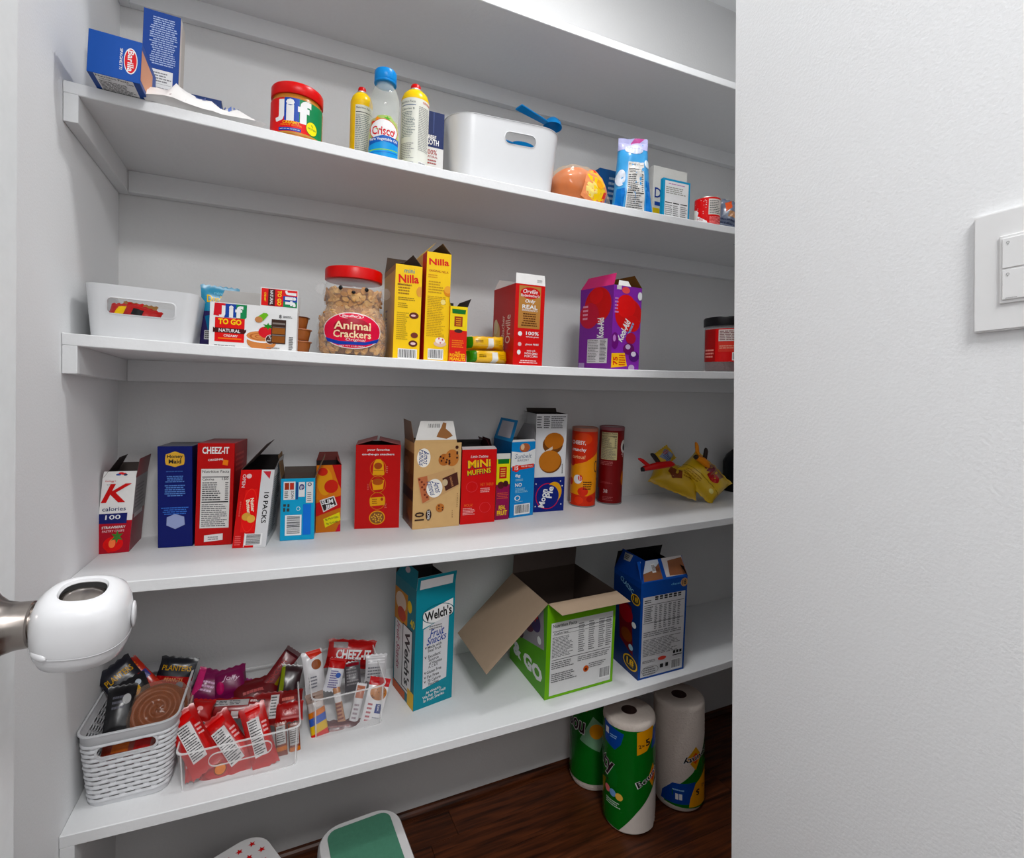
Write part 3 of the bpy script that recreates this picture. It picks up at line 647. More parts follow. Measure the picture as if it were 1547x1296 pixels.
pouch('chip_bag', 'crumpled dark bag with orange streaks at the right end beside the red tin', 'bag', P, .09, .115, .04, rot(-30, 0, 20), (96, 104, 122), [('p', [(.1, .1), (.3, 0), (.35, .2), (.2, .35)], (200, 90, 60)), ('r', .3, .3, .9, .45, (170, 130, 100)), ('l', .1, .5, .9, .9, 5, (60, 66, 90))], seed=12, wr=.006)
# ================================================================ THIRD ROW (shelf 2)
A = foot(131, 2, .025); B = foot(286, 2, .025); x_, y_, z_ = frame(A, B, 2); wd = (B-A).length; h = col_height(A, z_, 0, 433)
mw = Matrix((x_.to_4d(), y_.to_4d(), z_.to_4d(), (0, 0, 0, 1))).transposed()
for k in range(3): mw[3][k] = 0; mw[k][3] = ((A+B)/2+y_*.117+z_*.0004)[k]
mw[3][3] = 1
tb = thing('storage_basket', 'low white plastic storage basket at the left end, one handle hole', 'basket', mw)
to = obj('basket_body', tub_bm(wd+.002, .225, wd+.020, .240, h, .018, .022, .0022, n=8), WP, tb)
c, _ = slot_bm(.0, h*.61, .094, h*.29, -.25, 0, .006); cu = obj('c', c); cu.parent = tb; bpy.context.view_layer.update(); boolcut(to, cu); smooth(to, 30)
c, _ = slot_bm(.0, h*.61, .094, h*.29, 0, .25, .006); cu = obj('c', c); cu.parent = tb; bpy.context.view_layer.update(); boolcut(to, cu); smooth(to, 30)
ring_frame(tb, 'handle_rim', 0, h*.61, .093, h*.285, .002, lambda z: -.1125-.0075*z/h, WP, .006, .0012)
for k, (px_, py_, Y, c_, it) in enumerate(((185, 466, .10, (190, 24, 30), [('r', .3, .2, .6, .6, YEL)]), (205, 466, .11, (150, 110, 70), [('r', .1, .3, .5, .6, W_), ('r', .6, .3, .9, .6, (200, 60, 30))]), (212, 470, .09, (170, 20, 28), [('r', .2, .3, .5, .6, K_)]))):
    P = at(px_, py_, Y=Y); P.z -= .018
    pouch('snack_packet', ('red packet', 'tan and white packet', 'dark red packet')[k]+' inside the low white basket, %s' % ('leftmost behind the handle hole', 'in the middle behind the handle hole', 'nearest the handle hole')[k], 'packet', P, .055, .05, .014, rot(20*k-20, -30, 10*k), c_, it, group='packets in the low white basket', seed=20+k)
P = foot(320, 2, .115); h_ = .120
pouch('cookie_pouch', 'teal and purple pouch standing behind the white spread box', 'pouch', P+Vector((.012, 0, h_/2)), .066, h_, .02, rot(8, 0, 1), (20, 136, 170), [('r', 0, .42, 1, 1, (52, 44, 92)), ('p', [(.1, .5), (.5, .44), (.9, .5), (.8, .8), (.2, .75)], (40, 110, 150)), ('t', 'mini', .45, .12, .05, (150, 210, 230)), ('t', 'Dunkaroos', .6, .22, .12, (240, 200, 40), 0, .9, .02), ('r', .1, .72, .45, .86, (200, 200, 200)), ('l', .12, .73, .43, .85, 4, (60, 60, 60))], seed=31, wr=.001)
# peanut butter cup carton
A = foot(314.5, 2, .040); B = foot(446.5, 2, .026); u = up(2, A.x, .1); h1 = col_height(A, u, 0, 460); h2 = col_height(B, u, 0, 456)
JIT = lambda x0, x1, y0, y1: [('r', x0, y0, x1, y1, (206, 26, 34))]
jb = carton('spread_cup_box', 'white snack box with tricolour logo, strawberry picture and window', 'box', A, B, 2, h1, .055, {'*': (222, 222, 222)},
    {'F': [('p', [(.05, .02), (.17, .02), (.16, .32), (.04, .30)], (196, 30, 50)), ('p', [(.17, .02), (.29, .02), (.29, .32), (.16, .34)], (28, 64, 150)), ('p', [(.29, .02), (.41, .02), (.41, .3), (.38, .36), (.29, .34)], (24, 130, 84)), ('r', .06, .34, .39, .88, (206, 26, 34)),
        ('t', 'J', .135, .2, .26, W_, 0, .07, .05), ('t', 'i', .235, .19, .27, W_, 0, .05, .07), ('t', 'f', .325, .19, .27, W_, 0, .09, .05),
        ('t', 'TO GO', .225, .425, .13, YEL, 0, .26, .04), ('p', [(.04, .56), (.07, .60), (.38, .60), (.41, .57), (.41, .69), (.38, .67), (.07, .67), (.04, .68)], (60, 14, 16)), ('r', .06, .57, .39, .68, (60, 14, 16)), ('t', 'NATURAL', .225, .625, .075, W_, 0, .24, .01), ('t', 'CREAMY', .24, .74, .05, W_, 0, .16, .01), ('r', .1, .79, .36, .82, (230, 120, 40)),
        ('l', .06, .95, .36, .98, 1, (110, 110, 110)), ('e', .59, .83, .17, .19, (196, 130, 84)), ('e', .585, .70, .195, .15, W_), ('e', .585, .70, .17, .115, (206, 140, 92)), ('o', .57, .71, .12, .08, (170, 100, 60), .2), ('o', .57, .71, .06, .04, (170, 100, 60), .3),
        ('e', .635, .6, .085, .13, (200, 34, 50)), ('s', .66, .46, .07, (50, 130, 40), 6, 1.2), ('p', [(.52, .28), (.60, .16), (.64, .16), (.66, .2), (.6, .34), (.53, .38)], (120, 180, 60)), ('e', .55, .32, .045, .07, (186, 130, 90)), ('e', .69, .76, .055, .11, W_), ('e', .69, .76, .05, .1, (60, 30, 20)), ('t', '7g', .69, .72, .07, W_), ('t', 'PROTEIN', .69, .79, .03, W_, 0, .07),
        ('t', '8', .80, .21, .08, K_), ('l', .83, .18, .96, .24, 2, (110, 110, 110)), ('r', .70, .285, .87, .845, (52, 30, 22)), ('R', [(.71, .36, .86, .40), (.71, .46, .86, .47), (.71, .64, .86, .66)], (120, 110, 104)), ('r', .71, .48, .86, .62, (140, 84, 40)), ('r', .71, .67, .86, .82, (126, 74, 36)), ('l', .65, .93, .86, .97, 1, (120, 120, 120)), ('l', .91, .66, .97, .98, 8, (70, 70, 70))]},
    open_=True, inner=(186, 182, 178), flaps=[dict(edge='F', L=.034, ang=90, mo=(222, 222, 222), mi_=(190, 186, 182), tap=0, frac=(.56, 1), tap2=0,
        prints=[('r', .02, .04, .98, .96, (206, 26, 34)), ('r', .60, .36, .98, .66, (28, 64, 150)), ('r', .60, .66, .98, .96, (24, 130, 84)), ('t', 'J', .80, .18, .3, W_, -90, .24, .05), ('t', 'i', .80, .48, .3, W_, -90, .18, .06), ('t', 'f', .80, .76, .28, W_, -90, .3, .05), ('t', 'TO GO', .50, .5, .11, YEL, -90, .8, .04), ('r', .2, .06, .38, .94, (60, 14, 16)), ('t', 'NATURAL', .29, .5, .08, W_, -90, .76), ('t', 'CREAMY', .12, .5, .05, (250, 210, 40), -90, .5)]),
        dict(edge='B', L=.030, ang=86, mo=(220, 220, 220), mi_=(186, 183, 180), tap=.012, tap2=.0)])
for k, (px_, dz) in enumerate(((0, 0), (0, .0235), (-.004, .047))):
    P = foot(451, 2, .075); 
    r = thing('spread_cup', ('bottom', 'middle', 'topmost')[k]+' brown peanut spread cup of the stack right of the spread box', 'cup', Matrix.Translation(P+Vector((px_, 0, .0006+dz))), 'brown spread cups in a stack')
    smooth(obj('cup', lathe([(0, 0), (.0165, 0), (.0175, .001), (.0215, .0200), (.0, .0200)], 32), M((150, 92, 58), .25), r), 40)
    smooth(obj('cup_lid', lathe([(0, .0201), (.0235, .0201), (.0238, .0208), (.0235, .0215), (.021, .0215), (.0205, .0209), (0, .0209)], 32), M((190, 130, 100) if k < 2 else (90, 50, 36), .25), r), 40)
# animal cracker jar
r, R, hf = round_root('cracker_jar', 'big clear bear-shaped jar of animal crackers with a red lid', 'jar', 476.5, 582, .085, 2, 520); h = hf(400)
PR = [(.0, .90), (.03, .97), (.12, 1.0), (.34, 1.0), (.44, .94), (.515, .82), (.545, .79), (.58, .81), (.64, .86), (.72, .87), (.79, .82), (.83, .77), (.86, .76)]
def jr(z):
    t = max(0, min(.86, z/h))
    for (a, ra), (b_, rb) in zip(PR, PR[1:]):
        if t <= b_: k = (t-a)/(b_-a); k = k*k*(3-2*k) if 0 else k; return R*(ra+(rb-ra)*k)
    return R*.76
smooth(obj('jar_body', lathe([(0, .0)]+[(R*a, h*t) for t, a in PR], 64), clear('jar_plastic', (255, 255, 255), .07, .04), r), 70)
b = lathe([(0, h*.855), (R*.80, h*.855), (R*.82, h*.86), (R*.82, h*.97), (R*.80, h*.985), (R*.74, h*.99), (0, h*.985)], 72)
smooth(obj('lid', b, M((196, 16, 32), .3), r), 40)
for s in (-1, 1):
    b = bmesh.new(); bmesh.ops.create_uvsphere(b, u_segments=20, v_segments=12, radius=1); bmesh.ops.scale(b, vec=(.011, .005, .012), verts=b.verts)
    q = smooth(obj('ear', b, clear('ear_plastic', (255, 255, 255), .05), r)); q.location = (s*R*.91, 0, h*.755)
for s in (-1, 1):
    b = bmesh.new(); bmesh.ops.create_uvsphere(b, u_segments=16, v_segments=10, radius=1); bmesh.ops.scale(b, vec=(.0042, .002, .0042), verts=b.verts)
    q = smooth(obj('eye', b, M((20, 20, 22), .2), r)); a = s*.42; rr = jr(h*.735)+.0006; q.location = (rr*sin(a), -rr*cos(a), h*.735); q.rotation_euler.z = a
b = bmesh.new(); bmesh.ops.create_uvsphere(b, u_segments=16, v_segments=10, radius=1); bmesh.ops.scale(b, vec=(.004, .003, .003), verts=b.verts)
q = smooth(obj('nose', b, M((20, 20, 22), .2), r)); q.location = (0, -jr(h*.69)-.001, h*.69)
art(r, 'label', [('e', .5, .5, .5, .5, (214, 200, 200)), ('e', .5, .5, .48, .475, (206, 24, 70)), ('p', [(.05, .70), (.3, .8), (.7, .80), (.97, .66), (.93, .78), (.7, .88), (.3, .90), (.1, .82)], (30, 60, 150)), ('e', .48, .10, .2, .08, W_), ('e', .48, .10, .19, .07, (206, 24, 70)), ('t', "Stauffer's", .48, .105, .07, W_, 0, .3), ('e', .5, .42, .30, .26, (160, 16, 50)),
    ('t', 'Animal', .5, .37, .22, (250, 226, 190), 0, .58, .02), ('t', 'Crackers', .5, .60, .2, (250, 226, 190), 0, .6, .02), ('t', 'Original', .55, .76, .09, W_, 0, .3, 0, .3), ('t', 'NET WT 2 LB (907g)', .5, .93, .04, W_, 0, .4)],
    R*1.75, h*.40, lambda x, z, o: ((jr(z+h*.07)+o+.0012)*sin(x/R), -(jr(z+h*.07)+o+.0012)*cos(x/R), z+h*.07), cutx=30, cutz=14)
# the crackers: far too many to count, one heap
b = bmesh.new(); rc = random.Random(11); mats = [M(c_, .75, .5, 300, var=.15) for c_ in ((196, 148, 92), (176, 124, 70), (208, 166, 112), (150, 100, 56))]
hz = h*.745; core = lathe([(0, .003)]+[(jr(t*hz)*.86, .003+t*(hz-.003)) for t in [k/10 for k in range(11)]]+[(0, hz)], 24); 
for f in core.faces: f.material_index = 3
me = bpy.data.meshes.new('c'); core.to_mesh(me); core.free(); b.from_mesh(me)
for k in range(620):
    z = .006+rc.random()*(hz-.002-.006); a = rc.uniform(-pi, pi); rr = jr(z)-.0055-rc.random()*.003; n_ = rc.choice((5, 6, 7)); sx, sy = rc.uniform(.006, .0095), rc.uniform(.005, .007)
    Mx = Matrix.Rotation(a, 4, 'Z') @ Matrix.Translation((0, -rr, z)) @ Matrix.Rotation(radians(rc.uniform(-22, 22)), 4, 'X') @ Matrix.Rotation(rc.uniform(0, 6), 4, 'Y') @ Matrix.Rotation(radians(rc.uniform(-14, 14)), 4, 'Z')
    ph = rc.uniform(0, 6); P1 = [(sx*cos(2*pi*j/10)*(1+.18*sin(2*j*2*pi/10+ph)), sy*sin(2*pi*j/10)*(1+.15*cos(3*j*2*pi/10+ph))) for j in range(10)]
    A_ = [b.verts.new(Mx @ Vector((p[0]*.86, -.0022, p[1]*.86))) for p in P1]; B_ = [b.verts.new(Mx @ Vector((p[0], -.0006, p[1]))) for p in P1]; C_ = [b.verts.new(Mx @ Vector((p[0]*.9, .002, p[1]*.9))) for p in P1]
    mi_ = rc.choice((0, 0, 1, 2)); b.faces.new(A_).material_index = mi_
    for X_, Y_ in ((A_, B_), (B_, C_)):
        for j in range(10): b.faces.new((X_[j], X_[(j+1) % 10], Y_[(j+1) % 10], Y_[j])).material_index = mi_
o = obj('animal_crackers', b, mats); o.matrix_world = r.matrix_world.copy(); tag(o, 'pale brown animal crackers filling the clear bear-shaped jar', 'crackers', kind='stuff')
# vanilla wafer boxes
YB = (240, 200, 30)
def wafer(label, xl, xr, yt, Y, d, it, sidecol, flaps, **k):
    return carton_y('wafer_box', label, 'box', xl, xr, yt, 2, Y, d, {'*': YB, 'L': sidecol, 'F': (244, 204, 20)}, {'F': it, 'L': k.pop('side')}, open_=True, inner=(120, 96, 70), flaps=flaps, **k)
wafer('shorter yellow cookie box with an open dark top, beside the cracker jar', 592.5, 632.5, 400, .035, .12,
    [('t', 'mini', .52, .06, .045, (20, 130, 150), 0, .38, .01), ('t', 'Nilla', .5, .145, .09, (206, 40, 24), 3, .76, .03), ('l', .12, .20, .68, .32, 4, (150, 110, 20)), ('t', 'MINI NILLA', .36, .21, .022, (120, 80, 20)), ('l', .12, .34, .78, .38, 2, (150, 120, 30)), ('l', .12, .40, .5, .46, 3, (170, 140, 40)), ('l', .1, .50, .55, .8, 14, (186, 156, 40)), ('e', .94, .27, .14, .055, (220, 160, 90)),
     ('e', .74, .53, .18, .035, (90, 40, 30)), ('e', .72, .53, .09, .012, (226, 190, 190)), ('e', .78, .74, .14, .03, (110, 50, 40)), ('e', .74, .83, .17, .035, (90, 40, 30)), ('e', .74, .83, .1, .014, (230, 200, 200)), ('b', .18, .89, .9, 1.0)], (206, 160, 90),
    [dict(edge='B', L=.035, ang=70, mo=YB, mi_=KDARK, tap=.002), dict(edge='R', L=.03, ang=60, mo=YB, mi_=KDARK, tap=.02, tap2=0, frac=(0, 1)), dict(edge='L', L=.02, ang=20, mo=(150, 110, 70), mi_=KDARK, tap=.01)],
    side=[('r', 0, 0, 1, .06, (150, 104, 60)), ('t', 'Nilla', .3, .6, .2, (120, 70, 40), -90, .3)])
wafer('tallest yellow cookie box with peaked open flaps', 639, 675.5, 381, .035, .13,
    [('t', 'Nilla', .5, .085, .06, (206, 40, 24), 3, .82, .03), ('t', 'ORIGINAL NILLA', .5, .17, .02, (160, 60, 20), 0, .8), ('l', .08, .2, .55, .24, 2, (210, 150, 60)), ('l', .1, .26, .75, .38, 5, (190, 150, 60)), ('l', .08, .4, .85, .78, 24, (196, 156, 60)), ('e', .93, .35, .2, .045, (214, 140, 70)), ('e', .9, .33, .15, .035, (232, 170, 90)), ('e', .72, .45, .1, .025, (240, 220, 150)),
     ('e', .65, .84, .26, .028, (220, 190, 170)), ('e', .65, .81, .2, .03, (236, 224, 220)), ('s', .6, .79, .05, (190, 30, 50), 5, .3), ('s', .75, .80, .05, (190, 30, 50), 5, .3), ('s', .66, .83, .04, (190, 30, 50), 5, .3), ('b', .16, .89, .8, .99)], (190, 40, 34),
    [dict(edge='L', L=.028, ang=48, mo=YB, mi_=(140, 110, 80), tap=.002), dict(edge='R', L=.028, ang=48, mo=(236, 190, 60), mi_=(150, 120, 90), tap=.002)],
    side=[('r', .75, 0, 1, 1, (190, 30, 30)), ('r', .0, .0, .75, .3, (220, 180, 120)), ('t', 'Nilla', .4, .55, .3, W_, -90, .4)])
carton_y('granola_bar_box', 'narrow yellow and red granola box beside the tall yellow cookie box', 'box', 677, 703, 463, 2, .030, .10, {'*': (206, 120, 20), 'F': (240, 214, 30)},
    {'F': [('r', 0, .43, 1, 1, (206, 52, 24)), ('p', [(.1, .05), (.9, .05), (.88, .13), (.12, .13)], (30, 110, 50)), ('r', .25, .18, .72, .36, (150, 60, 24)), ('l', .3, .2, .68, .35, 4, (230, 170, 60), 1), ('e', .5, .44, .24, .035, (60, 30, 30)), ('l', .15, .6, .85, .75, 4, (230, 130, 60)), ('t', 'NUT', .5, .83, .035, YEL), ('t', 'ROASTED', .5, .88, .06, (240, 190, 30), 0, .9, .03), ('t', 'PEANUTS', .5, .95, .06, (240, 190, 30), 0, .9, .03)]},
    open_=True, inner=(110, 100, 90), flaps=[dict(edge='L', L=.022, ang=100, mo=(240, 220, 40), mi_=(120, 116, 60), tap=.004), dict(edge='R', L=.022, ang=118, mo=(60, 60, 20), mi_=(30, 26, 24), tap=.01), dict(edge='B', L=.02, ang=70, mo=YEL, mi_=(60, 56, 50), tap=.003)])
for k, (xl, xr, yc, dz) in enumerate(((707, 774, 533, 0), (704, 769, 505, .031))):
    P = (foot(xl, 2, .045)+foot(xr, 2, .045))/2; wd = (foot(xr, 2, .045)-foot(xl, 2, .045)).length; P.z += .0165+dz
    pouch('noodle_packet', ('lower', 'upper')[k]+' of two stacked yellow packets beside the red popcorn box', 'packet', P+Vector((0, .03, 0)), wd, .033, .05, rot(4-6*k, -6, -1.5), (224, 180, 24), [('r', 0, .1, .16, .9, (60, 120, 40)), ('p', [(.55, 0), (.68, 0), (.62, .16), (.52, .1)], (214, 90, 30)), ('r', .53, .3, .66, .92, (214, 214, 210)), ('l', .22, .42, .45, .62, 2, (120, 90, 10)), ('l', .7, .4, .9, .8, 3, (190, 150, 20))], group='yellow packets stacked by the popcorn box', seed=40+k, wr=.0012, puff=5)
def popcorn():
    RD = (176, 14, 28)
    carton_y('popcorn_box', 'open red popcorn box with a tan panel and a white raised flap', 'box', 774, 818, 427.5, 2, .030, .125, {'*': RD, 'F': (196, 16, 30)},
    {'F': [('r', .12, .02, .86, .54, (178, 130, 80)), ('e', .5, .105, .34, .07, (190, 20, 36)), ('t', 'Orville', .5, .085, .05, W_, 0, .5, .01, .2), ('t', "Redenbacher's", .5, .135, .035, W_, 0, .62), ('t', 'Only', .5, .21, .055, W_, 0, .34, .02, .2), ('t', 'REAL', .5, .275, .05, W_, 0, .52, .02), ('t', 'INGREDIENTS', .5, .318, .022, W_, 0, .52), ('l', .22, .35, .78, .52, 6, (90, 50, 24), 1),
        ('t', '100%', .62, .60, .045, W_, 0, .44, .02), ('t', 'whole grain', .62, .645, .022, W_, 0, .44), ('e', .2, .61, .07, .028, W_), ('e', .2, .74, .06, .025, (226, 190, 190)), ('t', 'gluten FREE', .62, .74, .028, W_, 0, .46, .012), ('t', 'made with', .6, .815, .02, W_), ('t', 'NON-GMO', .6, .85, .026, W_, 0, .44, .01), ('t', 'POPCORN', .6, .885, .026, W_, 0, .44, .01), ('e', .18, .84, .06, .03, W_), ('l', .2, .93, .85, .98, 2, (236, 190, 190), 1)],
     'L': [('t', 'Orville', .72, .55, .22, (226, 200, 190), 90, .36, .01), ('t', 'Redenbacher', .5, .62, .13, (226, 200, 190), 90, .5), ('e', .2, .6, .16, .16, (206, 180, 130)), ('e', .15, .5, .1, .1, (220, 206, 170))]},
    open_=True, inner=(150, 140, 136), flaps=[dict(edge='F', L=.0235, ang=84, mo=(226, 224, 222), mi_=(150, 140, 130), tap=.001, prints=[('l', .72, .45, .95, .75, 3, (150, 150, 150))]), dict(edge='L', L=.03, ang=14, mo=RD, mi_=(160, 150, 146), tap=.01), dict(edge='B', L=.025, ang=80, mo=RD, mi_=(190, 186, 182), tap=.01)])
popcorn()
# purple candy box with two faces in view
A = foot(922, 2, .028); B = foot(964, 2, .040); u = up(2, A.x, .05); h = col_height(A, u, 0, 428)
PU = (112, 44, 136)
carton('candy_box', 'tall purple and red open candy box standing alone on its shelf', 'box', A, B, 2, h, .125, {'*': PU, 'F': (128, 50, 160)},
    {'F': [('e', .55, .34, .48, .20, (196, 24, 32)), ('e', .45, .24, .34, .14, (214, 40, 44)), ('e', .7, .44, .26, .10, (206, 30, 36)), ('e', .42, .05, .14, .04, (226, 90, 90)), ('r', .1, .0, .26, .05, (200, 200, 200)), ('l', .05, .14, .2, .34, 5, (200, 140, 190)),
        ('t', 'Kool-Aid', .40, .53, .22, W_, 62, .28, .035), ('t', 'Jammers', .62, .53, .13, (120, 190, 230), 62, .22, .03), ('e', .1, .66, .13, .10, (100, 24, 110)), ('e', .08, .63, .05, .04, (190, 130, 200)), ('e', .66, .62, .18, .07, (170, 20, 60)), ('e', .60, .75, .20, .07, (100, 20, 90)), ('e', .57, .725, .09, .03, (200, 180, 210)), ('e', .80, .84, .18, .065, (80, 24, 110)), ('e', .78, .81, .09, .03, (220, 210, 226)), ('e', .72, .98, .11, .04, (190, 170, 200)), ('e', .93, .1, .08, .05, (226, 226, 230)),
        ('p', [(0, .81), (.46, .80), (.56, .96), (0, .985)], (244, 190, 60)), ('t', '75', .14, .90, .16, (196, 30, 30), 90, .1, .03), ('l', .26, .82, .5, .96, 5, (190, 60, 30))],
     'L': [('e', .55, .22, .4, .22, (190, 26, 36)), ('e', .5, .1, .2, .1, (206, 40, 46)), ('e', .3, .34, .3, .16, (180, 30, 60)), ('l', .1, .2, .3, .4, 4, (220, 160, 180)), ('t', 'Kool-Aid', .66, .50, .20, W_, 90, .24, .03), ('r', .28, .635, .88, .93, (196, 194, 196)), ('l', .3, .645, .62, .92, 14, (110, 110, 110)), ('l', .66, .645, .86, .92, 16, (50, 50, 50)), ('r', .02, .93, .2, .99, (170, 150, 190))]},
    open_=True, inner=(96, 66, 40), flaps=[dict(edge='L', L=.035, ang=62, mo=(190, 60, 110), mi_=(120, 84, 50), tap=.01), dict(edge='B', L=.03, ang=75, mo=PU, mi_=(150, 110, 66), tap=.006, frac=(.1, .6)), dict(edge='R', L=.034, ang=78, mo=PU, mi_=(110, 74, 40), tap=.02, tap2=0), dict(edge='F', L=.014, ang=70, mo=(220, 220, 216), mi_=(150, 110, 66), tap=.006, frac=(.15, .6))])
r, R, hf = round_root('nut_jar', 'clear jar with a black lid and red label at the right end', 'jar', 1060, 1132, .06, 2, 520, yaw=0); h = hf(474)
smooth(obj('jar_body', lathe([(0, 0), (R*.9, 0), (R*.95, .004), (R*.95, h*.80), (R*.9, h*.86), (R*.86, h*.9)], 56), clear('jar_plastic_grey', (230, 226, 226), .2, .06), r), 60)
smooth(obj('candy_fill', lathe([(0, .002), (R*.85, .002), (R*.9, .006), (R*.9, h*.60), (0, h*.60)], 40), M((92, 34, 30), .6, .8, 120, var=.5), r), 60)
smooth(obj('lid', lathe([(0, h*.84), (R*.99, h*.84), (R, h*.85), (R, h*.975), (R*.96, h*1.0), (0, h*1.0)], 56), M((16, 16, 18), .35), r), 40)
art(r, 'label', [('r', 0, 0, 1, 1, (200, 16, 22)), ('r', .0, .0, .30, 1, (150, 14, 20)), ('r', .36, .03, 1, .38, (208, 196, 190)), ('l', .38, .06, 1, .36, 6, (110, 60, 60)), ('r', .36, .40, 1, .70, (206, 70, 60)), ('l', .38, .5, .7, .62, 2, (226, 170, 150)), ('l', .05, .6, .28, .9, 3, (226, 150, 140)), ('b', .6, .72, .9, .96)], R*2.4, h*.60, f_cyl(lambda z: R*.955, h*.18), cutx=26)
# ================================================================ FOURTH ROW (shelf 3)
def dep(want, *pp): return max(.03, min(want, .292-max(p.y for p in pp)))
def c3(name, label, pl, pr, yt, d, *a, **k):
    A, B = on(*pl, 3), on(*pr, 3)
    return carton_px(name, label, 'box', pl, pr, yt, 3, dep(d, A, B), *a, **k)
c3('pastry_crisp_box', 'white and red open strawberry snack box, leftmost box on its shelf', (145.5, 844.6), (196.9, 839.7), 730, .105, {'*': (130, 20, 40), 'F': (222, 220, 218), 'L': (206, 200, 200)},
   {'F': [('r', 0, .57, 1, 1, (160, 18, 44)), ('p', [(.0, .47), (.84, .47), (.84, .61), (0, .60)], (22, 30, 96)), ('t', '100', .42, .52, .06, W_, 0, .45, .01), ('t', 'calories', .43, .41, .055, (40, 44, 90), 0, .7, .01), ('t', "Kellogg's", .25, .04, .03, (190, 30, 40), 0, .32, .0, .3), ('t', 'Special', .22, .085, .02, (120, 120, 120)),
        ('t', 'K', .5, .20, .25, (190, 24, 34), 0, .72, .02, .35), ('t', 'STRAWBERRY', .47, .655, .033, W_, 0, .7), ('t', 'PASTRY CRISPS', .47, .705, .028, (230, 190, 196), 0, .65), ('e', .5, .88, .30, .10, (214, 44, 30)), ('p', [(.25, .86), (.75, .86), (.42, .99), (.34, .98)], (206, 36, 30)), ('e', .47, .87, .1, .06, (240, 130, 90)), ('s', .6, .785, .2, (70, 120, 60), 6, .45)],
    'R': [('r', 0, 0, 1, .5, (150, 140, 142)), ('l', .1, .1, .9, .45, 7, (110, 100, 104)), ('r', .1, .5, .8, .56, (200, 190, 190))]},
   open_=True, inner=(90, 78, 74), shear=(.06, .0), flaps=[dict(edge='F', L=.014, ang=60, mo=(216, 214, 212), mi_=(170, 160, 156), tap=.0, prints=[('e', .45, .5, .08, .15, (60, 80, 140)), ('e', .6, .4, .08, .15, (200, 50, 50)), ('e', .52, .3, .08, .15, (200, 40, 50)), ('e', .66, .55, .06, .15, (40, 50, 80))]),
        dict(edge='L', L=.042, ang=64, mo=(120, 30, 40), mi_=(70, 60, 60), tap=.02), dict(edge='R', L=.036, ang=95, mo=(150, 60, 66), mi_=(100, 84, 80), tap=.0), dict(edge='B', L=.02, ang=80, mo=(150, 20, 40), mi_=(90, 80, 76), tap=.004)])
c3('graham_cracker_box', 'dark navy cracker box with a honey-yellow hexagon badge', (240.5, 833.9), (292.9, 830), 680, .10, {'*': (10, 18, 70), 'F': (10, 22, 92), 'T': (90, 92, 100)},  # grey reflection on the dark top is put into its colour
   {'F': [('p', [(.22, .11), (.24, .08), (.5, .05), (.76, .08), (.78, .11), (.78, .15), (.76, .18), (.5, .205), (.24, .18), (.22, .15)], (214, 170, 90)), ('t', 'Honey', .5, .105, .045, K_, 0, .46, .03), ('t', 'Maid', .5, .15, .042, K_, 0, .36, .03), ('l', .18, .24, .8, .26, 1, (60, 90, 150), 1), ('l', .2, .29, .8, .36, 4, (96, 130, 190), 1), ('l', .2, .38, .8, .50, 6, (96, 130, 190), 1), ('l', .1, .6, .9, .68, 4, (70, 110, 190), 1), ('p', [(.26, .70), (.5, .67), (.76, .70), (.78, .78), (.5, .82), (.25, .78)], (150, 160, 196))]},
   shear=(-.02, 0))
c3('cracker_box', 'tall red cheese cracker box with a large nutrition panel', (295.8, 830), (352, 827), 674.5, .11, {'*': (170, 20, 30), 'F': (176, 10, 22), 'T': (150, 70, 76), 'R': (150, 24, 34)},
   {'F': [('t', 'CHEEZ-IT', .49, .07, .07, W_, 0, .72, .03), ('t', 'ORIGINAL', .5, .16, .02, W_, 4, .42), ('p', [(.7, .16), (.84, .17), (.82, .22), (.68, .21)], (230, 130, 40)), ('n', .12, .25, .9, .83), ('p', [(.25, .90), (.75, .885), (.75, .95), (.25, .965)], (220, 216, 216)), ('l', .35, .91, .7, .95, 2, (110, 110, 110))],
    'R': [('l', .1, .1, .9, .3, 4, (190, 80, 80))]}, shear=(.012, 0))
c3('sandwich_cookie_box', 'open red and white cookie box leaning right, marked 10 packs', (352.6, 833), (403.4, 830), 714.5, .12, {'*': (206, 206, 206), 'F': (196, 14, 26), 'L': (150, 20, 30), 'R': (200, 200, 200)},
   {'F': [('r', .62, 0, 1, 1, (206, 206, 208)), ('p', [(.66, .02), (.9, .02), (.88, .12)], (190, 60, 70)), ('t', '10 PACKS', .84, .49, .15, K_, -90, .40, .02), ('b', .33, .82, .86, .97, 1), ('r', .32, .81, .34, .99, (206, 206, 208)), ('t', 'OPEN', .12, .14, .10, (226, 200, 200), -90, .17, .02), ('e', .26, .08, .08, .03, (226, 190, 190)),
        ('p', [(.2, .26), (.56, .24), (.60, .80), (.18, .80)], (216, 30, 34)), ('o', .38, .52, .22, .28, (226, 70, 60), .04), ('t', 'Nutter', .46, .45, .11, (236, 222, 200), -80, .18, .04), ('t', 'Butter', .34, .47, .11, (236, 222, 200), -80, .18, .04), ('e', .32, .60, .14, .05, (206, 160, 90)), ('e', .46, .63, .12, .05, (220, 176, 100)), ('l', .08, .4, .13, .6, 8, (226, 120, 110)), ('l', .05, .84, .26, .97, 5, (230, 110, 110))],
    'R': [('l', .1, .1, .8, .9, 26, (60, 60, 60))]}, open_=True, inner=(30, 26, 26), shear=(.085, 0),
   flaps=[dict(edge='L', L=.062, ang=128-75, mo=(170, 60, 60), mi_=(96, 80, 76), tap=.022, tap2=.0), dict(edge='B', L=.016, ang=85, mo=(40, 30, 30), mi_=(30, 26, 26), tap=.004), dict(edge='R', L=.02, ang=100, mo=(150, 150, 150), mi_=(50, 44, 42), tap=.03)])
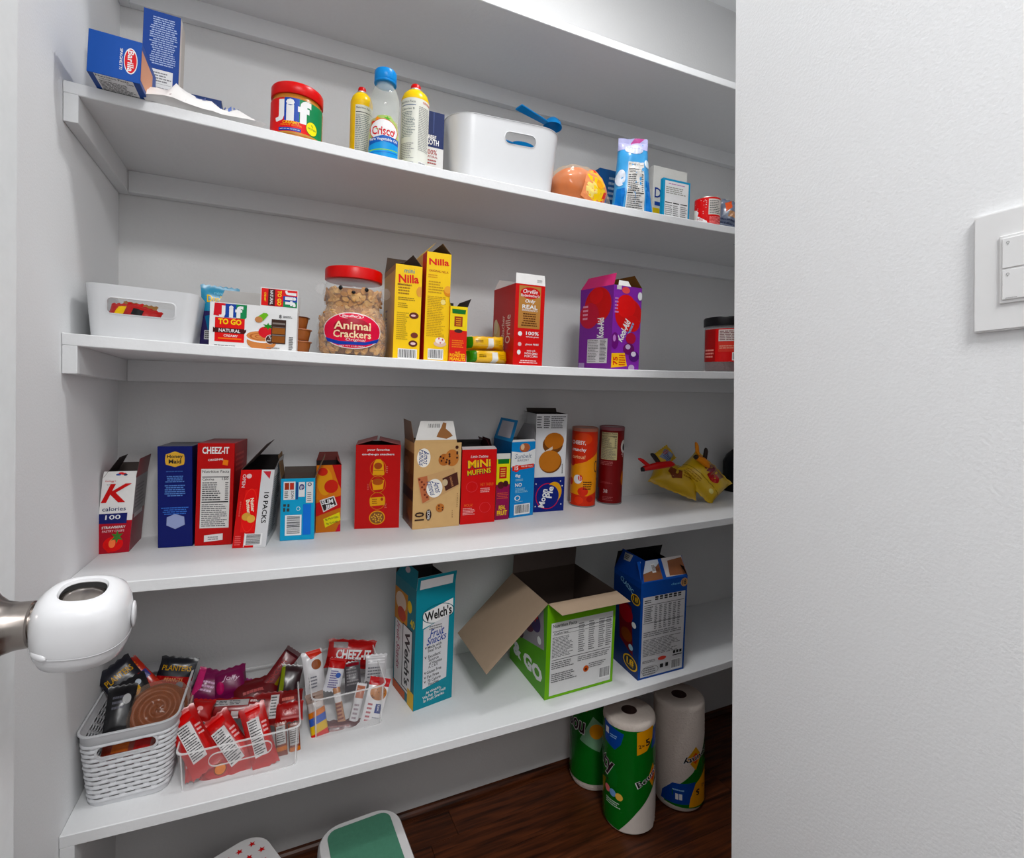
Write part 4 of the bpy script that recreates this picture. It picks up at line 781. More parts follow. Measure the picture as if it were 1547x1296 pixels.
c3('snack_cake_box', 'small bright cyan open box with a bar code', (424.7, 821), (476.1, 817.4), 727, .075, {'*': (16, 130, 168), 'F': (20, 156, 196)},
   {'F': [('r', .08, .05, .42, .34, (214, 214, 214)), ('r', .11, .07, .24, .18, (150, 60, 40)), ('r', .26, .07, .38, .18, (180, 60, 50)), ('l', .11, .2, .24, .32, 4, (90, 90, 90)), ('t', 'SCAN', .34, .26, .08, K_, -90, .12), ('r', .44, .06, .50, .34, (40, 70, 130)), ('r', .52, .06, .70, .30, (214, 214, 214)), ('t', 'e', .61, .14, .16, (60, 60, 110), -90, .1), ('r', .74, .06, .95, .40, (206, 206, 206)), ('o', .84, .10, .06, .03, (50, 60, 90), .4), ('l', .78, .22, .9, .38, 5, (100, 100, 100)),
        ('R', [(.08, .41, .16, .45), (.2, .41, .26, .46), (.08, .47, .14, .53), (.18, .48, .26, .53)], (50, 60, 60)), ('o', .52, .49, .06, .035, (200, 226, 230), .3), ('r', .66, .42, .90, .92, (20, 110, 200)), ('b', .14, .59, .62, .92, 1)]},
   open_=True, inner=(84, 70, 64), flaps=[dict(edge='L', L=.050, ang=97, mo=(24, 140, 176), mi_=(120, 96, 72), tap=.0, frac=(0, .95)), dict(edge='R', L=.045, ang=58+55, mo=(60, 110, 130), mi_=(126, 110, 92), tap=.02, tap2=0), dict(edge='B', L=.014, ang=88, mo=(60, 70, 76), mi_=(84, 74, 68), tap=0)])
c3('meat_stick_box', 'slim orange and red jerky snack box right of the cyan box', (478.5, 808.4), (515.9, 805.3), 706, .07, {'*': (150, 30, 24), 'F': (186, 110, 34), 'R': (110, 60, 30)},
   {'F': [('p', [(0, .0), (1, 0), (1, .50), (.6, .56), (0, .5)], (204, 120, 40)), ('e', .35, .25, .3, .2, (214, 150, 50)), ('e', .6, .32, .28, .1, (190, 50, 30)), ('e', .25, .10, .2, .06, (190, 50, 24)), ('p', [(.62, 0), (1, 0), (1, .36), (.9, .3)], (170, 16, 24)), ('p', [(0, .56), (1, .46), (1, .64), (0, .76)], (180, 18, 24)), ('p', [(.14, .52), (.72, .46), (.86, .60), (.3, .70)], (214, 206, 200)), ('p', [(.18, .53), (.69, .48), (.81, .595), (.32, .68)], (40, 30, 30)),
        ('t', 'SLIM', .45, .545, .065, W_, 9, .46, .03), ('t', 'JIM', .56, .62, .065, W_, 9, .36, .03), ('p', [(.3, .80), (.95, .71), (1, .83), (.38, .93)], (220, 210, 60)), ('t', '6g PROTEIN', .64, .80, .04, K_, 9, .54, .01), ('t', '0g SUGAR', .66, .865, .035, K_, 9, .48), ('p', [(.92, .9), (1, .88), (1, 1), (.8, 1)], (180, 30, 60))]},
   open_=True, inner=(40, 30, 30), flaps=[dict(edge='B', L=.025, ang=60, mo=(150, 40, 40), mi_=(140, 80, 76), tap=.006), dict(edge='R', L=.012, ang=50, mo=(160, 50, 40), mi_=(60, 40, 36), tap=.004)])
c3('fish_cracker_box', 'plain bright red box with four round yellow pictures down its front', (537, 801.7), (604.3, 798.8), 674.5, .085, {'*': (130, 12, 20), 'F': (176, 10, 24)},
   {'F': [('t', 'your favorite', .5, .06, .032, W_, 0, .50, .014), ('t', 'on-the-go snackers', .5, .115, .032, W_, 0, .72, .014)]+sum([[('o', .5, cy, .18, .105, (200, 130, 40), .05)] for cy in (.28, .47, .67)], [])+
        [('p', [(.40, .22), (.45, .17), (.55, .17), (.62, .22), (.64, .36), (.38, .36)], (216, 160, 60)), ('e', .5, .25, .09, .04, (150, 70, 30)), ('r', .40, .30, .62, .305, (140, 80, 30)), ('p', [(.36, .42), (.64, .42), (.62, .53), (.40, .54)], (220, 160, 50)), ('e', .5, .44, .12, .04, (160, 80, 30)), ('p', [(.33, .63), (.66, .62), (.67, .72), (.34, .73)], (214, 160, 50)), ('l', .38, .64, .52, .71, 3, (150, 90, 30)), ('e', .6, .65, .03, .02, (150, 60, 30)),
         ('e', .5, .87, .18, .085, (214, 150, 60)), ('e', .5, .87, .155, .073, (120, 80, 50))]+[('e', .5+.12*sin(k*2.4)*(k/16)**.5, .87+.055*cos(k*2.4)*(k/16)**.5, .018, .009, (214, 170, 90)) for k in range(1, 17)]+[('l', .68, .25, .74, .34, 4, (200, 110, 100)), ('l', .27, .46, .31, .54, 4, (200, 110, 100)), ('l', .66, .7, .72, .76, 3, (200, 110, 100))]},
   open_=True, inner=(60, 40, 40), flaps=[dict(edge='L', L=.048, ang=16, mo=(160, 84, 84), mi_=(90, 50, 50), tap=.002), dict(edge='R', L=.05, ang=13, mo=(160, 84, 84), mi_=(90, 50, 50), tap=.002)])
TAN = (206, 172, 128)
c3('cookie_pack_box', 'open tan cookie box marked 10 packs with a torn white flap', (624.4, 801.9), (695, 794.6), 671.5, .10, {'*': (150, 104, 66), 'F': TAN, 'L': (130, 84, 56)},
   {'F': [('e', .2, .17, .14, .11, (236, 230, 220)), ('t', 'Famous', .16, .17, .12, (50, 70, 120), -90, .18, .01, .3), ('t', 'Amos', .25, .17, .12, (50, 70, 120), -90, .15, .01, .3), ('e', .63, .20, .12, .07, (170, 104, 60)), ('e', .80, .18, .15, .10, (184, 120, 72))]+[('e', .80+.11*cos(k*2.1), .18+.07*sin(k*1.7), .022, .013, (60, 28, 20)) for k in range(8)]+[('e', .62+.07*cos(k*2.3), .2+.045*sin(k*2.9), .02, .012, (60, 28, 20)) for k in range(5)]+
        [('e', .90, .055, .035, .02, (60, 30, 20)), ('p', [(.08, .40), (.85, .30), (.96, .52), (.3, .70), (.18, .70), (.1, .5)], (196, 160, 120)), ('p', [(.08, .40), (.28, .38), (.34, .66), (.2, .70)], (180, 110, 80))]+[('e', .12+.02*k+.03*(k % 3), .42+.03*k, .022, .013, (110, 50, 36)) for k in range(8)]+
        [('e', .44, .53, .17, .11, (232, 228, 220)), ('t', 'Famous', .38, .53, .13, (50, 70, 120), -72, .17, .01, .3), ('t', 'Amos', .50, .52, .13, (50, 70, 120), -72, .13, .01, .3), ('p', [(.60, .42), (.92, .35), (.96, .50), (.68, .57)], (70, 34, 28)), ('t', 'CHOCOLATE', .8, .46, .04, (206, 150, 110), -75, .12), ('e', .66, .47, .06, .04, (200, 180, 150)),
         ('t', '10', .14, .85, .20, (50, 30, 24), -90 if 0 else 90, .10, .02), ('e', .33, .84, .06, .065, (50, 30, 24)), ('t', 'PACKS', .33, .84, .06, W_, 90, .10, .01), ('e', .57, .765, .09, .05, (176, 112, 66))]+[('e', .57+.05*cos(k*2.1), .765+.028*sin(k*2.7), .014, .009, (70, 34, 24)) for k in range(5)]+[('l', .93, .6, .96, .78, 7, (120, 96, 70)), ('l', .83, .8, .86, .9, 4, (140, 110, 80))],
    'L': [('r', 0, .0, 1, .12, (196, 150, 110)), ('r', .0, .55, 1, .68, (70, 40, 36)), ('e', .7, .85, .2, .08, (150, 90, 60)), ('e', .5, .93, .2, .06, (110, 60, 40)), ('e', .3, .3, .3, .1, (170, 120, 90)), ('e', .8, .45, .2, .08, (110, 64, 44))]},
   open_=True, inner=(90, 74, 60), flaps=[dict(edge='F', L=.052, ang=93, mo=(224, 222, 218), mi_=(150, 130, 110), tap=.012, tap2=.012, frac=(.0, .9),
        prints=[('R', [(.25+.022*k+.006*(k % 3), .12, .258+.022*k+.006*(k % 3), .30) for k in range(16)], (40, 40, 42)), ('p', [(.55, .5), (.62, .30), (.68, .06), (.78, .1), (.75, .35), (.85, .5), (.92, .68), (.75, .82), (.5, .72)], (150, 106, 72)), ('r', 0, .86, 1, 1, TAN)]),
        dict(edge='L', L=.050, ang=98, mo=(120, 90, 70), mi_=(150, 126, 104), tap=.012)])
c3('mini_muffin_box', 'bright red muffin box with playful yellow lettering', (696.8, 793.7), (748.4, 788.3), 680.5, .10, {'*': (150, 20, 34), 'F': (194, 14, 38), 'T': (150, 150, 150)},
   {'F': [('t', 'Little Debbie', .5, .095, .035, W_, 0, .50, .0, .25), ('t', 'MiNi', .5, .195, .115, (50, 30, 70), 3, .68, .05), ('t', 'MiNi', .5, .19, .105, (240, 190, 90), 3, .66, .03), ('t', 'MUFFINS', .5, .305, .075, (60, 26, 60), 5, .70, .05), ('t', 'MUFFINS', .5, .30, .068, (226, 200, 90), 5, .68, .02),
        ('t', 'HEY THERE!', .74, .475, .04, (226, 110, 70), 0, .38, .01), ('l', .55, .52, .9, .59, 3, (230, 170, 170)), ('t', 'HOLA!', .22, .745, .04, (226, 110, 70), 0, .24, .01), ('l', .06, .78, .42, .88, 5, (230, 170, 170)), ('o', .3, .5, .16, .07, (220, 90, 100), .04), ('o', .7, .79, .16, .07, (220, 90, 100), .04)]},
   open_=True, inner=(60, 56, 56), flaps=[dict(edge='B', L=.03, ang=30, mo=(150, 150, 150), mi_=(120, 116, 116), tap=.01), dict(edge='R', L=.02, ang=80, mo=(120, 24, 34), mi_=(60, 30, 34), tap=.01, frac=(.3, 1)), dict(edge='F', L=.012, ang=30, mo=(190, 180, 180), mi_=(120, 116, 116), tap=.002)])
c3('fruit_snack_box', 'narrow yellow-topped purple granola box squeezed between red and blue boxes', (749.2, 786), (769.5, 783.9), 694, .09, {'*': (120, 20, 60), 'F': (226, 216, 40)},
   {'F': [('p', [(.08, .0), (.92, .0), (.9, .08), (.1, .08)], (30, 110, 50)), ('r', .2, .13, .75, .32, (180, 40, 40)), ('l', .25, .15, .7, .3, 4, (230, 190, 110), 1), ('r', 0, .42, 1, 1, (130, 20, 70)), ('e', .35, .43, .25, .06, (80, 24, 30)), ('e', .7, .41, .2, .05, (60, 20, 24)), ('l', .08, .55, .92, .66, 4, (200, 90, 70), 1), ('t', 'REAL', .5, .80, .07, (236, 200, 40), 0, .5, .02), ('t', 'FRUIT', .5, .89, .08, (236, 200, 40), 0, .75, .03)]},
   open_=True, inner=(60, 50, 46), flaps=[dict(edge='F', L=.014, ang=85, mo=(206, 204, 196), mi_=(150, 140, 130), tap=0), dict(edge='L', L=.05, ang=112, mo=(60, 16, 22), mi_=(84, 24, 30), tap=.03, tap2=0)])
c3('donut_box', 'sky-blue bakery box with its lid flap bent open', (771, 782.9), (806.3, 777.4), 668.3, .095, {'*': (22, 110, 160), 'F': (30, 130, 190), 'L': (18, 84, 132)},
   {'F': [('p', [(.0, .12), (.35, .14), (.65, .14), (1, .10), (1, .31), (0, .33)], (220, 222, 222)), ('e', .55, .08, .22, .06, (170, 100, 70)), ('e', .45, .07, .08, .04, (220, 190, 160)), ('t', 'Sunbelt', .5, .19, .06, (110, 120, 140), 0, .7, 0, .2), ('t', 'BAKERY', .5, .245, .03, (130, 130, 140), 0, .5), ('p', [(.05, .315), (.96, .30), (.96, .35), (.05, .38)], (206, 60, 34)), ('e', .22, .35, .13, .045, (206, 50, 30)), ('t', '15', .22, .345, .05, W_, 0, .15, .02), ('t', 'VALUE PACK', .66, .328, .02, W_, 0, .5),
        ('t', '8g', .29, .45, .05, W_, 0, .22, .02), ('l', .2, .49, .6, .52, 2, (170, 206, 226)), ('t', 'NO', .33, .57, .05, W_, 0, .28, .02), ('l', .2, .61, .75, .68, 4, (150, 196, 220)), ('o', .3, .745, .12, .035, W_, .3), ('l', .2, .79, .6, .80, 1, (170, 206, 226)), ('b', .18, .83, .85, .97)],
    'L': [('r', .1, .2, .9, .25, (60, 140, 180))]},
   open_=True, inner=(120, 116, 116), flaps=[dict(edge='L', L=.058, ang=72, mo=(30, 120, 170), mi_=(30, 110, 160), tap=.004, prints=[('r', .15, .12, .85, .85, (170, 168, 176))]), dict(edge='R', L=.042, ang=102, mo=(150, 148, 150), mi_=(140, 138, 140), tap=.022), dict(edge='F', L=.006, ang=80, mo=(200, 200, 200), mi_=(150, 150, 150), tap=.004)])
c3('marshmallow_pie_box', 'tall white and navy box picturing two round brown cookies', (806.7, 773.8), (852.5, 770.2), 625, .07, {'*': (196, 196, 196), 'F': (210, 210, 212), 'T': (60, 56, 52)},
   {'F': [('r', 0, .645, 1, 1, (16, 32, 110)), ('l', .02, .02, .2, .15, 5, (70, 70, 70)), ('l', .24, .02, .44, .15, 6, (50, 50, 50)), ('l', .48, .02, .96, .15, 7, (70, 70, 70)), ('e', .56, .31, .33, .10, (110, 66, 34)), ('e', .60, .275, .32, .085, (176, 108, 56)), ('p', [(.2, .40), (.55, .33), (.56, .36), (.24, .42)], (220, 206, 190)), ('e', .5, .49, .37, .115, (110, 66, 34)), ('e', .48, .48, .36, .11, (186, 118, 62)), ('t', 'BANANA', .9, .56, .04, K_, 90, .1), 
        ('o', .45, .84, .39, .135, (190, 40, 60), .06), ('e', .66, .80, .25, .105, (214, 160, 60)), ('e', .5, .84, .32, .115, (16, 32, 110)), ('t', 'Moon', .30, .86, .2, W_, 80, .19, .03), ('t', 'Pie', .52, .80, .2, W_, 80, .12, .03)]+[('s', x, y_, .03, W_, 5, .35) for x, y_ in ((.06, .71), (.86, .69), (.92, .74), (.9, .93), (.06, .94))]},
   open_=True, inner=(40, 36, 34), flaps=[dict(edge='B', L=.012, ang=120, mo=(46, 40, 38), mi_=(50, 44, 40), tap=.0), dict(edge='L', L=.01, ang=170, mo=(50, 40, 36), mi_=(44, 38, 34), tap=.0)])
# chip tubes
def tube(label, xl, xr, yb, yt, it, col, top):
    P = on((xl+xr)/2, yb, 3); Yc = P.y
    r, R, hf = round_root('chip_tube', label, 'tube', xl, xr, min(.255, Yc+.038), 3, 700); h = hf(yt)
    smooth(obj('tube_body', lathe([(0, 0), (R*.97, 0), (R*.985, .003), (R*.985, h*.955), (0, h*.955)], 48), M(col, .3), r), 40)
    smooth(obj('tube_rim', lathe([(R*.98, 0), (R*1.01, .0), (R*1.01, .003), (R*.98, .004)], 40), M((150, 150, 150), .3, metal=.9), r))
    smooth(obj('lid', lathe([(0, h*.955), (R*1.0, h*.955), (R*1.01, h*.965), (R*1.01, h*.995), (R*.96, h), (R*.93, h*.992), (0, h*.992)], 48), M(top, .3), r), 40)
    art(r, 'label', it, R*2.9, h*.95, f_cyl(lambda z: R*.987, .002), cutx=26)
tube('orange cheese chip tube standing nearest the white and navy box', 861, 900, 766.6, 646, [('r', 0, 0, 1, 1, (196, 60, 20)), ('p', [(0, .46), (.3, .44), (.55, .40), (1, .26), (1, .80), (.6, .86), (.2, .84), (0, .86)], (226, 150, 30)), ('e', .45, .1, .25, .08, (206, 76, 24)), ('t', 'CHEESY,', .32, .155, .06, W_, 0, .42, .02), ('t', 'crunchy', .34, .25, .06, W_, 0, .42, .02), ('t', 'curious!', .34, .34, .05, (236, 190, 150), 0, .38, .015),
    ('o', .88, .47, .08, .08, K_, .25), ('e', .35, .64, .12, .06, W_), ('e', .42, .62, .06, .04, (200, 50, 30)), ('e', .16, .42, .1, .05, (170, 40, 16)), ('e', .5, .80, .14, .06, (206, 60, 24)), ('e', .40, .92, .12, .05, (214, 70, 30)), ('e', .7, .9, .1, .04, (170, 40, 20)), ('e', .12, .68, .08, .05, (190, 50, 20)), ('l', .5, .66, .8, .78, 4, (60, 30, 10)), ('b', .05, .86, .14, .97, 1)], (196, 60, 20), (176, 120, 104))
tube('dark red chip tube with a nutrition panel, right of the orange tube', 902.5, 940, 760, 644, [('r', 0, 0, 1, 1, (112, 12, 22)), ('n', .18, .03, .66, .40, (200, 190, 150)), ('l', .18, .42, .66, .48, 3, (170, 100, 100)), ('e', .9, .22, .12, .09, (206, 200, 196)), ('e', .92, .23, .07, .05, K_), ('t', 'P', .86, .34, .09, (214, 180, 180), -90, .05), ('e', .93, .66, .1, .1, (190, 110, 50)), ('l', .2, .7, .6, .73, 2, (150, 70, 70)), ('t', '38', .38, .83, .05, (190, 170, 170), 0, .12), ('l', .3, .9, .6, .96, 3, (150, 80, 80)), ('r', .1, .8, .16, .95, (60, 60, 90))], (112, 12, 22), (140, 90, 96))
# clipped yellow snack bags
P = at(1020, 722, Y=.17); Q = on(1030, 745, 3)
b1 = pouch('snack_bag', 'yellow snack bag lying left, closed with the red clip', 'bag', at(1022, 720, Y=.215), .15, .09, .07, rot(-28, -30, 24), (206, 170, 36), [('p', [(.3, .3), (.55, .35), (.6, .6), (.4, .7), (.28, .5)], (120, 60, 36)), ('p', [(.05, .05), (.2, .1), (.25, .3), (.1, .3)], (150, 90, 40)), ('s', .5, .15, .06, (236, 226, 200), 7, 1), ('l', .6, .2, .9, .5, 4, (150, 110, 30))], seed=61, wr=.006)
b2 = pouch('snack_bag', 'yellow snack bag lying right, with red and brown pictures and an orange clip', 'bag', at(1064, 717, Y=.17), .145, .105, .08, rot(-20, -24, 50), (214, 180, 40), [('p', [(.25, .1), (.8, .1), (.75, .4), (.55, .5), (.3, .35)], (150, 110, 90)), ('e', .45, .36, .14, .12, (110, 44, 60)), ('e', .62, .5, .16, .12, (170, 30, 40)), ('e', .68, .56, .07, .06, (200, 70, 60)), ('p', [(.1, .1), (.3, .15), (.4, .3), (.2, .35)], (206, 50, 40)), ('r', .0, .68, 1, .70, (160, 130, 30)), ('l', .1, .75, .6, .9, 3, (170, 130, 40)), ('e', .8, .8, .06, .05, (240, 230, 160))], seed=62, wr=.007)
b3 = pouch('snack_bag', 'silver and yellow end of a snack bag rising behind the red clip', 'bag', at(1006, 686, Y=.24), .06, .05, .03, rot(-10, -20, -30), (216, 180, 50), [('p', [(.05, .3), (.6, .1), (.8, .7), (.3, .95)], (130, 140, 160)), ('l', .2, .35, .6, .8, 5, (50, 60, 110)), ('l', .3, .2, .7, .4, 2, (190, 80, 60))], seed=63, wr=.005)
def clip(P, R, label, c, tip, L=.09):
    root = thing('bag_clip', label, 'clip', Matrix.Translation(P) @ R)
    def bar(nm, pts, r, m):
        b = bmesh.new(); n = 12; rings = []
        for k, (x, y_, z, rr) in enumerate(pts):
            rings.append([b.verts.new((x, y_+rr*r*sin(2*pi*j/n), z+rr*r*cos(2*pi*j/n))) for j in range(n)])
        for A_, B_ in zip(rings, rings[1:]):
            for j in range(n): b.faces.new((A_[j], A_[(j+1) % n], B_[(j+1) % n], B_[j]))
        b.faces.new(rings[0][::-1]); b.faces.new(rings[-1]); bmesh.ops.recalc_face_normals(b, faces=b.faces[:])
        smooth(obj(nm, b, m, root), 60)
    m = M(c, .35); mt = M(tip, .4)
    bar('clip_jaw', [(-L/2, 0, -.002, .5), (-L/2+.004, 0, -.001, .9), (0, 0, .002, 1.25), (L/2-.01, 0, .002, 1.1), (L/2, 0, 0, .5)], .0085, m)
    bar('jaw_tip', [(-L/2-.004, 0, -.003, .3), (-L/2-.003, 0, -.003, .7), (-L/2+.006, 0, -.0015, .97)], .0088, mt)
    for s, x0 in ((-1, -.018), (1, .0)):
        b = bmesh.new(); n = 12; rings = []
        for t in (0, .2, .6, .85, 1.0):
            rr = .0075*(1 if t < .9 else .5); x = x0-.010-.018*t-(.006 if s < 0 else 0)*t; z = .006+.034*t*(1 if s > 0 else .75); x += (.016 if s > 0 else 0)*1
            rings.append([b.verts.new((x+rr*cos(2*pi*j/n), .8*rr*sin(2*pi*j/n)+s*.004, z)) for j in range(n)])
        for A_, B_ in zip(rings, rings[1:]):
            for j in range(n):
                f = b.faces.new((A_[j], A_[(j+1) % n], B_[(j+1) % n], B_[j])); f.material_index = 0
        b.faces.new(rings[-1]); b.faces.new(rings[0][::-1]); bmesh.ops.recalc_face_normals(b, faces=b.faces[:])
        if s > 0:
            for f in b.faces:
                if f.calc_center_median().z > .018: f.material_index = 1
        smooth(obj('clip_handle', b, [m, mt], root), 60)
clip(at(995, 702, Y=.17), rot(-25, 0, -8), 'red bag clip with a black-tipped handle on the left yellow bag', (176, 12, 26), (24, 18, 20), .095)
clip(at(1062, 694, Y=.15), rot(-15, 0, 38), 'orange bag clip with black tips on the right yellow bag', (220, 140, 30), (40, 26, 20), .055)
r, R, hf = round_root('dark_bottle', 'black bottle mostly hidden at the right end behind the yellow bag', 'bottle', 1092, 1150, .24, 3, 700); h = hf(660)
smooth(obj('bottle_body', lathe([(0, 0), (R*.95, 0), (R, .004), (R, h*.55), (R*.8, h*.68), (R*.4, h*.8), (R*.36, h*.98), (0, h)], 40), M((20, 22, 28), .3), r), 50)
# ================================================================ LOWEST SHELF (shelf 4)
TEAL = (14, 132, 148)
A, B = on(628.7, 1076.6, 4), on(686.6, 1054, 4); u = up(4, A.x, A.y); h = col_height(A, u, 0, 894)
carton('fruit_snack_box', 'tall open teal fruit snack box beside the clear snack bin', 'box', A, B, 4, h, .115, {'*': (16, 120, 136), 'F': TEAL, 'L': (18, 112, 126)}, 
   {'F': [('p', [(.18, .20), (.95, .13), (.96, .26), (.18, .33)], W_), ('o', .57, .23, .42, .08, (30, 90, 100), .06), ('t', "Welch's", .57, .23, .085, K_, 5, .70, .03), ('p', [(.2, .34), (.85, .26), (.83, .80), (.22, .84)], (206, 206, 210)), ('l', .3, .32, .72, .36, 2, (120, 120, 120), 1), ('t', 'Fruit', .56, .385, .07, (30, 60, 140), 6, .36, .01, .3), ('t', 'Snacks', .55, .44, .065, (30, 60, 140), 6, .5, .01, .3)]+
        [('t', s, .50+dx, y_, .026, (60, 60, 60), 5, w_) for s, y_, w_, dx in (('Made with', .495, .36, 0), ('Real Fruit', .525, .34, 0), ('Excellent', .575, .32, 0), ('Source', .605, .26, -.02), ('of Vitamins', .635, .34, .03), ('A, C & E', .665, .24, -.03), ('Gluten Free', .705, .38, 0), ('Fat Free', .745, .30, -.02), ('70 Calorie', .78, .34, .01), ('Pouches', .81, .26, 0))]+
        [('t', 'v', .27, y_, .02, (60, 60, 60)) for y_ in (.50, .58, .71, .75, .785)]+[('t', "At Welch's,", .5, .875, .026, W_, 6, .4), ('t', 'We Put The Fruit', .52, .905, .026, W_, 6, .6), ('t', 'In Fruit Snacks.', .52, .935, .026, W_, 6, .54)],
    'L': [('r', .0, .10, .62, .38, (190, 130, 50)), ('e', .3, .2, .25, .08, (220, 200, 180)), ('e', .35, .3, .2, .06, (180, 70, 50)), ('e', .72, .18, .1, .05, (226, 190, 60)), ('t', '40', .86, .3, .07, (220, 200, 60), 0, .2, .02), ('r', .05, .38, .86, .92, (206, 206, 206)), ('r', .42, .36, .88, .90, K_), ('r', .45, .37, .86, .89, (212, 212, 212)), ('t', "Welch's", .66, .63, .24, K_, -90, .46, .03), ('t', 'Fruit Snacks', .22, .6, .16, (150, 60, 90), -90, .4, .01, .3), ('r', 0, .93, .6, 1, (190, 90, 50)), ('r', .72, .86, 1, 1, (220, 180, 50))]},
   open_=True, inner=(60, 62, 62), flaps=[dict(edge='F', L=.030, ang=100, mo=TEAL, mi_=(214, 214, 214), tap=.0, tap2=.0, prints=[('r', .08, .25, .92, 1, (222, 222, 224))]), dict(edge='L', L=.036, ang=70, mo=(18, 120, 136), mi_=(70, 66, 62), tap=.02, prints=[('e', .4, .3, .14, .18, (190, 180, 190))]), dict(edge='B', L=.034, ang=92, mo=(60, 60, 58), mi_=(64, 62, 60), tap=.004)])
A, B = on(826.7, 1057.7, 4), on(929, 1027.5, 4); u = up(4, A.x, A.y); h = col_height(A, u, 0, 912)
LIME = (122, 178, 50)
carton('variety_snack_box', 'large open lime green box with kraft flaps hanging outward', 'box', A, B, 4, h, .19, {'*': (90, 150, 30), 'F': LIME, 'L': (96, 158, 34)},
   {'F': [('e', .25, .06, .1, .035, (206, 190, 150)), ('e', .72, .03, .06, .02, (200, 60, 30)), ('r', .06, .21, .96, .97, (214, 214, 214)), ('t', 'Nutrition Facts', .25, .245, .035, K_, 0, .34, .015), ('R', [(.08, .30, .94, .306), (.08, .34, .94, .343), (.08, .60, .94, .606)], K_), ('t', 'Calories', .2, .325, .025, K_, 0, .2, .01)]+
        [('l', x0, .26 if x0 > .4 else .36, x0+(.1 if x0 > .4 else .3), .58, 14, (110, 110, 112)) for x0 in (.08, .45, .6, .75, .86)]+[('l', .08, .62, .4, .70, 4, (90, 90, 90)), ('l', .45, .62, .94, .68, 3, (120, 120, 120)), ('l', .08, .74, .45, .84, 5, (90, 90, 90)), ('l', .62, .72, .9, .78, 3, (110, 110, 110)), ('e', .58, .775, .04, .035, (190, 90, 30)), ('e', .58, .78, .02, .015, (90, 40, 20)), ('b', .78, .80, .95, .93)],
    'L': [('p', [(.25, .18), (.9, .10), (.95, .5), (.3, .62)], (150, 140, 150)), ('e', .5, .35, .18, .12, (90, 30, 60)), ('e', .7, .3, .14, .1, (60, 40, 90)), ('t', 'POP', .6, .25, .1, (220, 60, 60), 0, .34, .02), ('e', .82, .45, .05, .04, W_), ('t', '& GO', .52, .80, .16, W_, 0, .82, .05), ('e', .3, .55, .1, .08, (70, 30, 50))]},
   open_=True, inner=(66, 54, 48), flaps=[dict(edge='L', L=.200, ang=222, mo=(90, 150, 30), mi_=KRAFT, tap=.0), dict(edge='F', L=.045, ang=192, mo=LIME, mi_=KRAFT, tap=.012, tap2=-.008), dict(edge='B', L=.05, ang=86, mo=(80, 90, 60), mi_=(96, 84, 78), tap=.0)])
A, B = on(967.4, 1026.4, 4), on(1036.4, 1007.2, 4); u = up(4, A.x, A.y); h = col_height(A, u, 0, 880)
CB = (18, 74, 150)
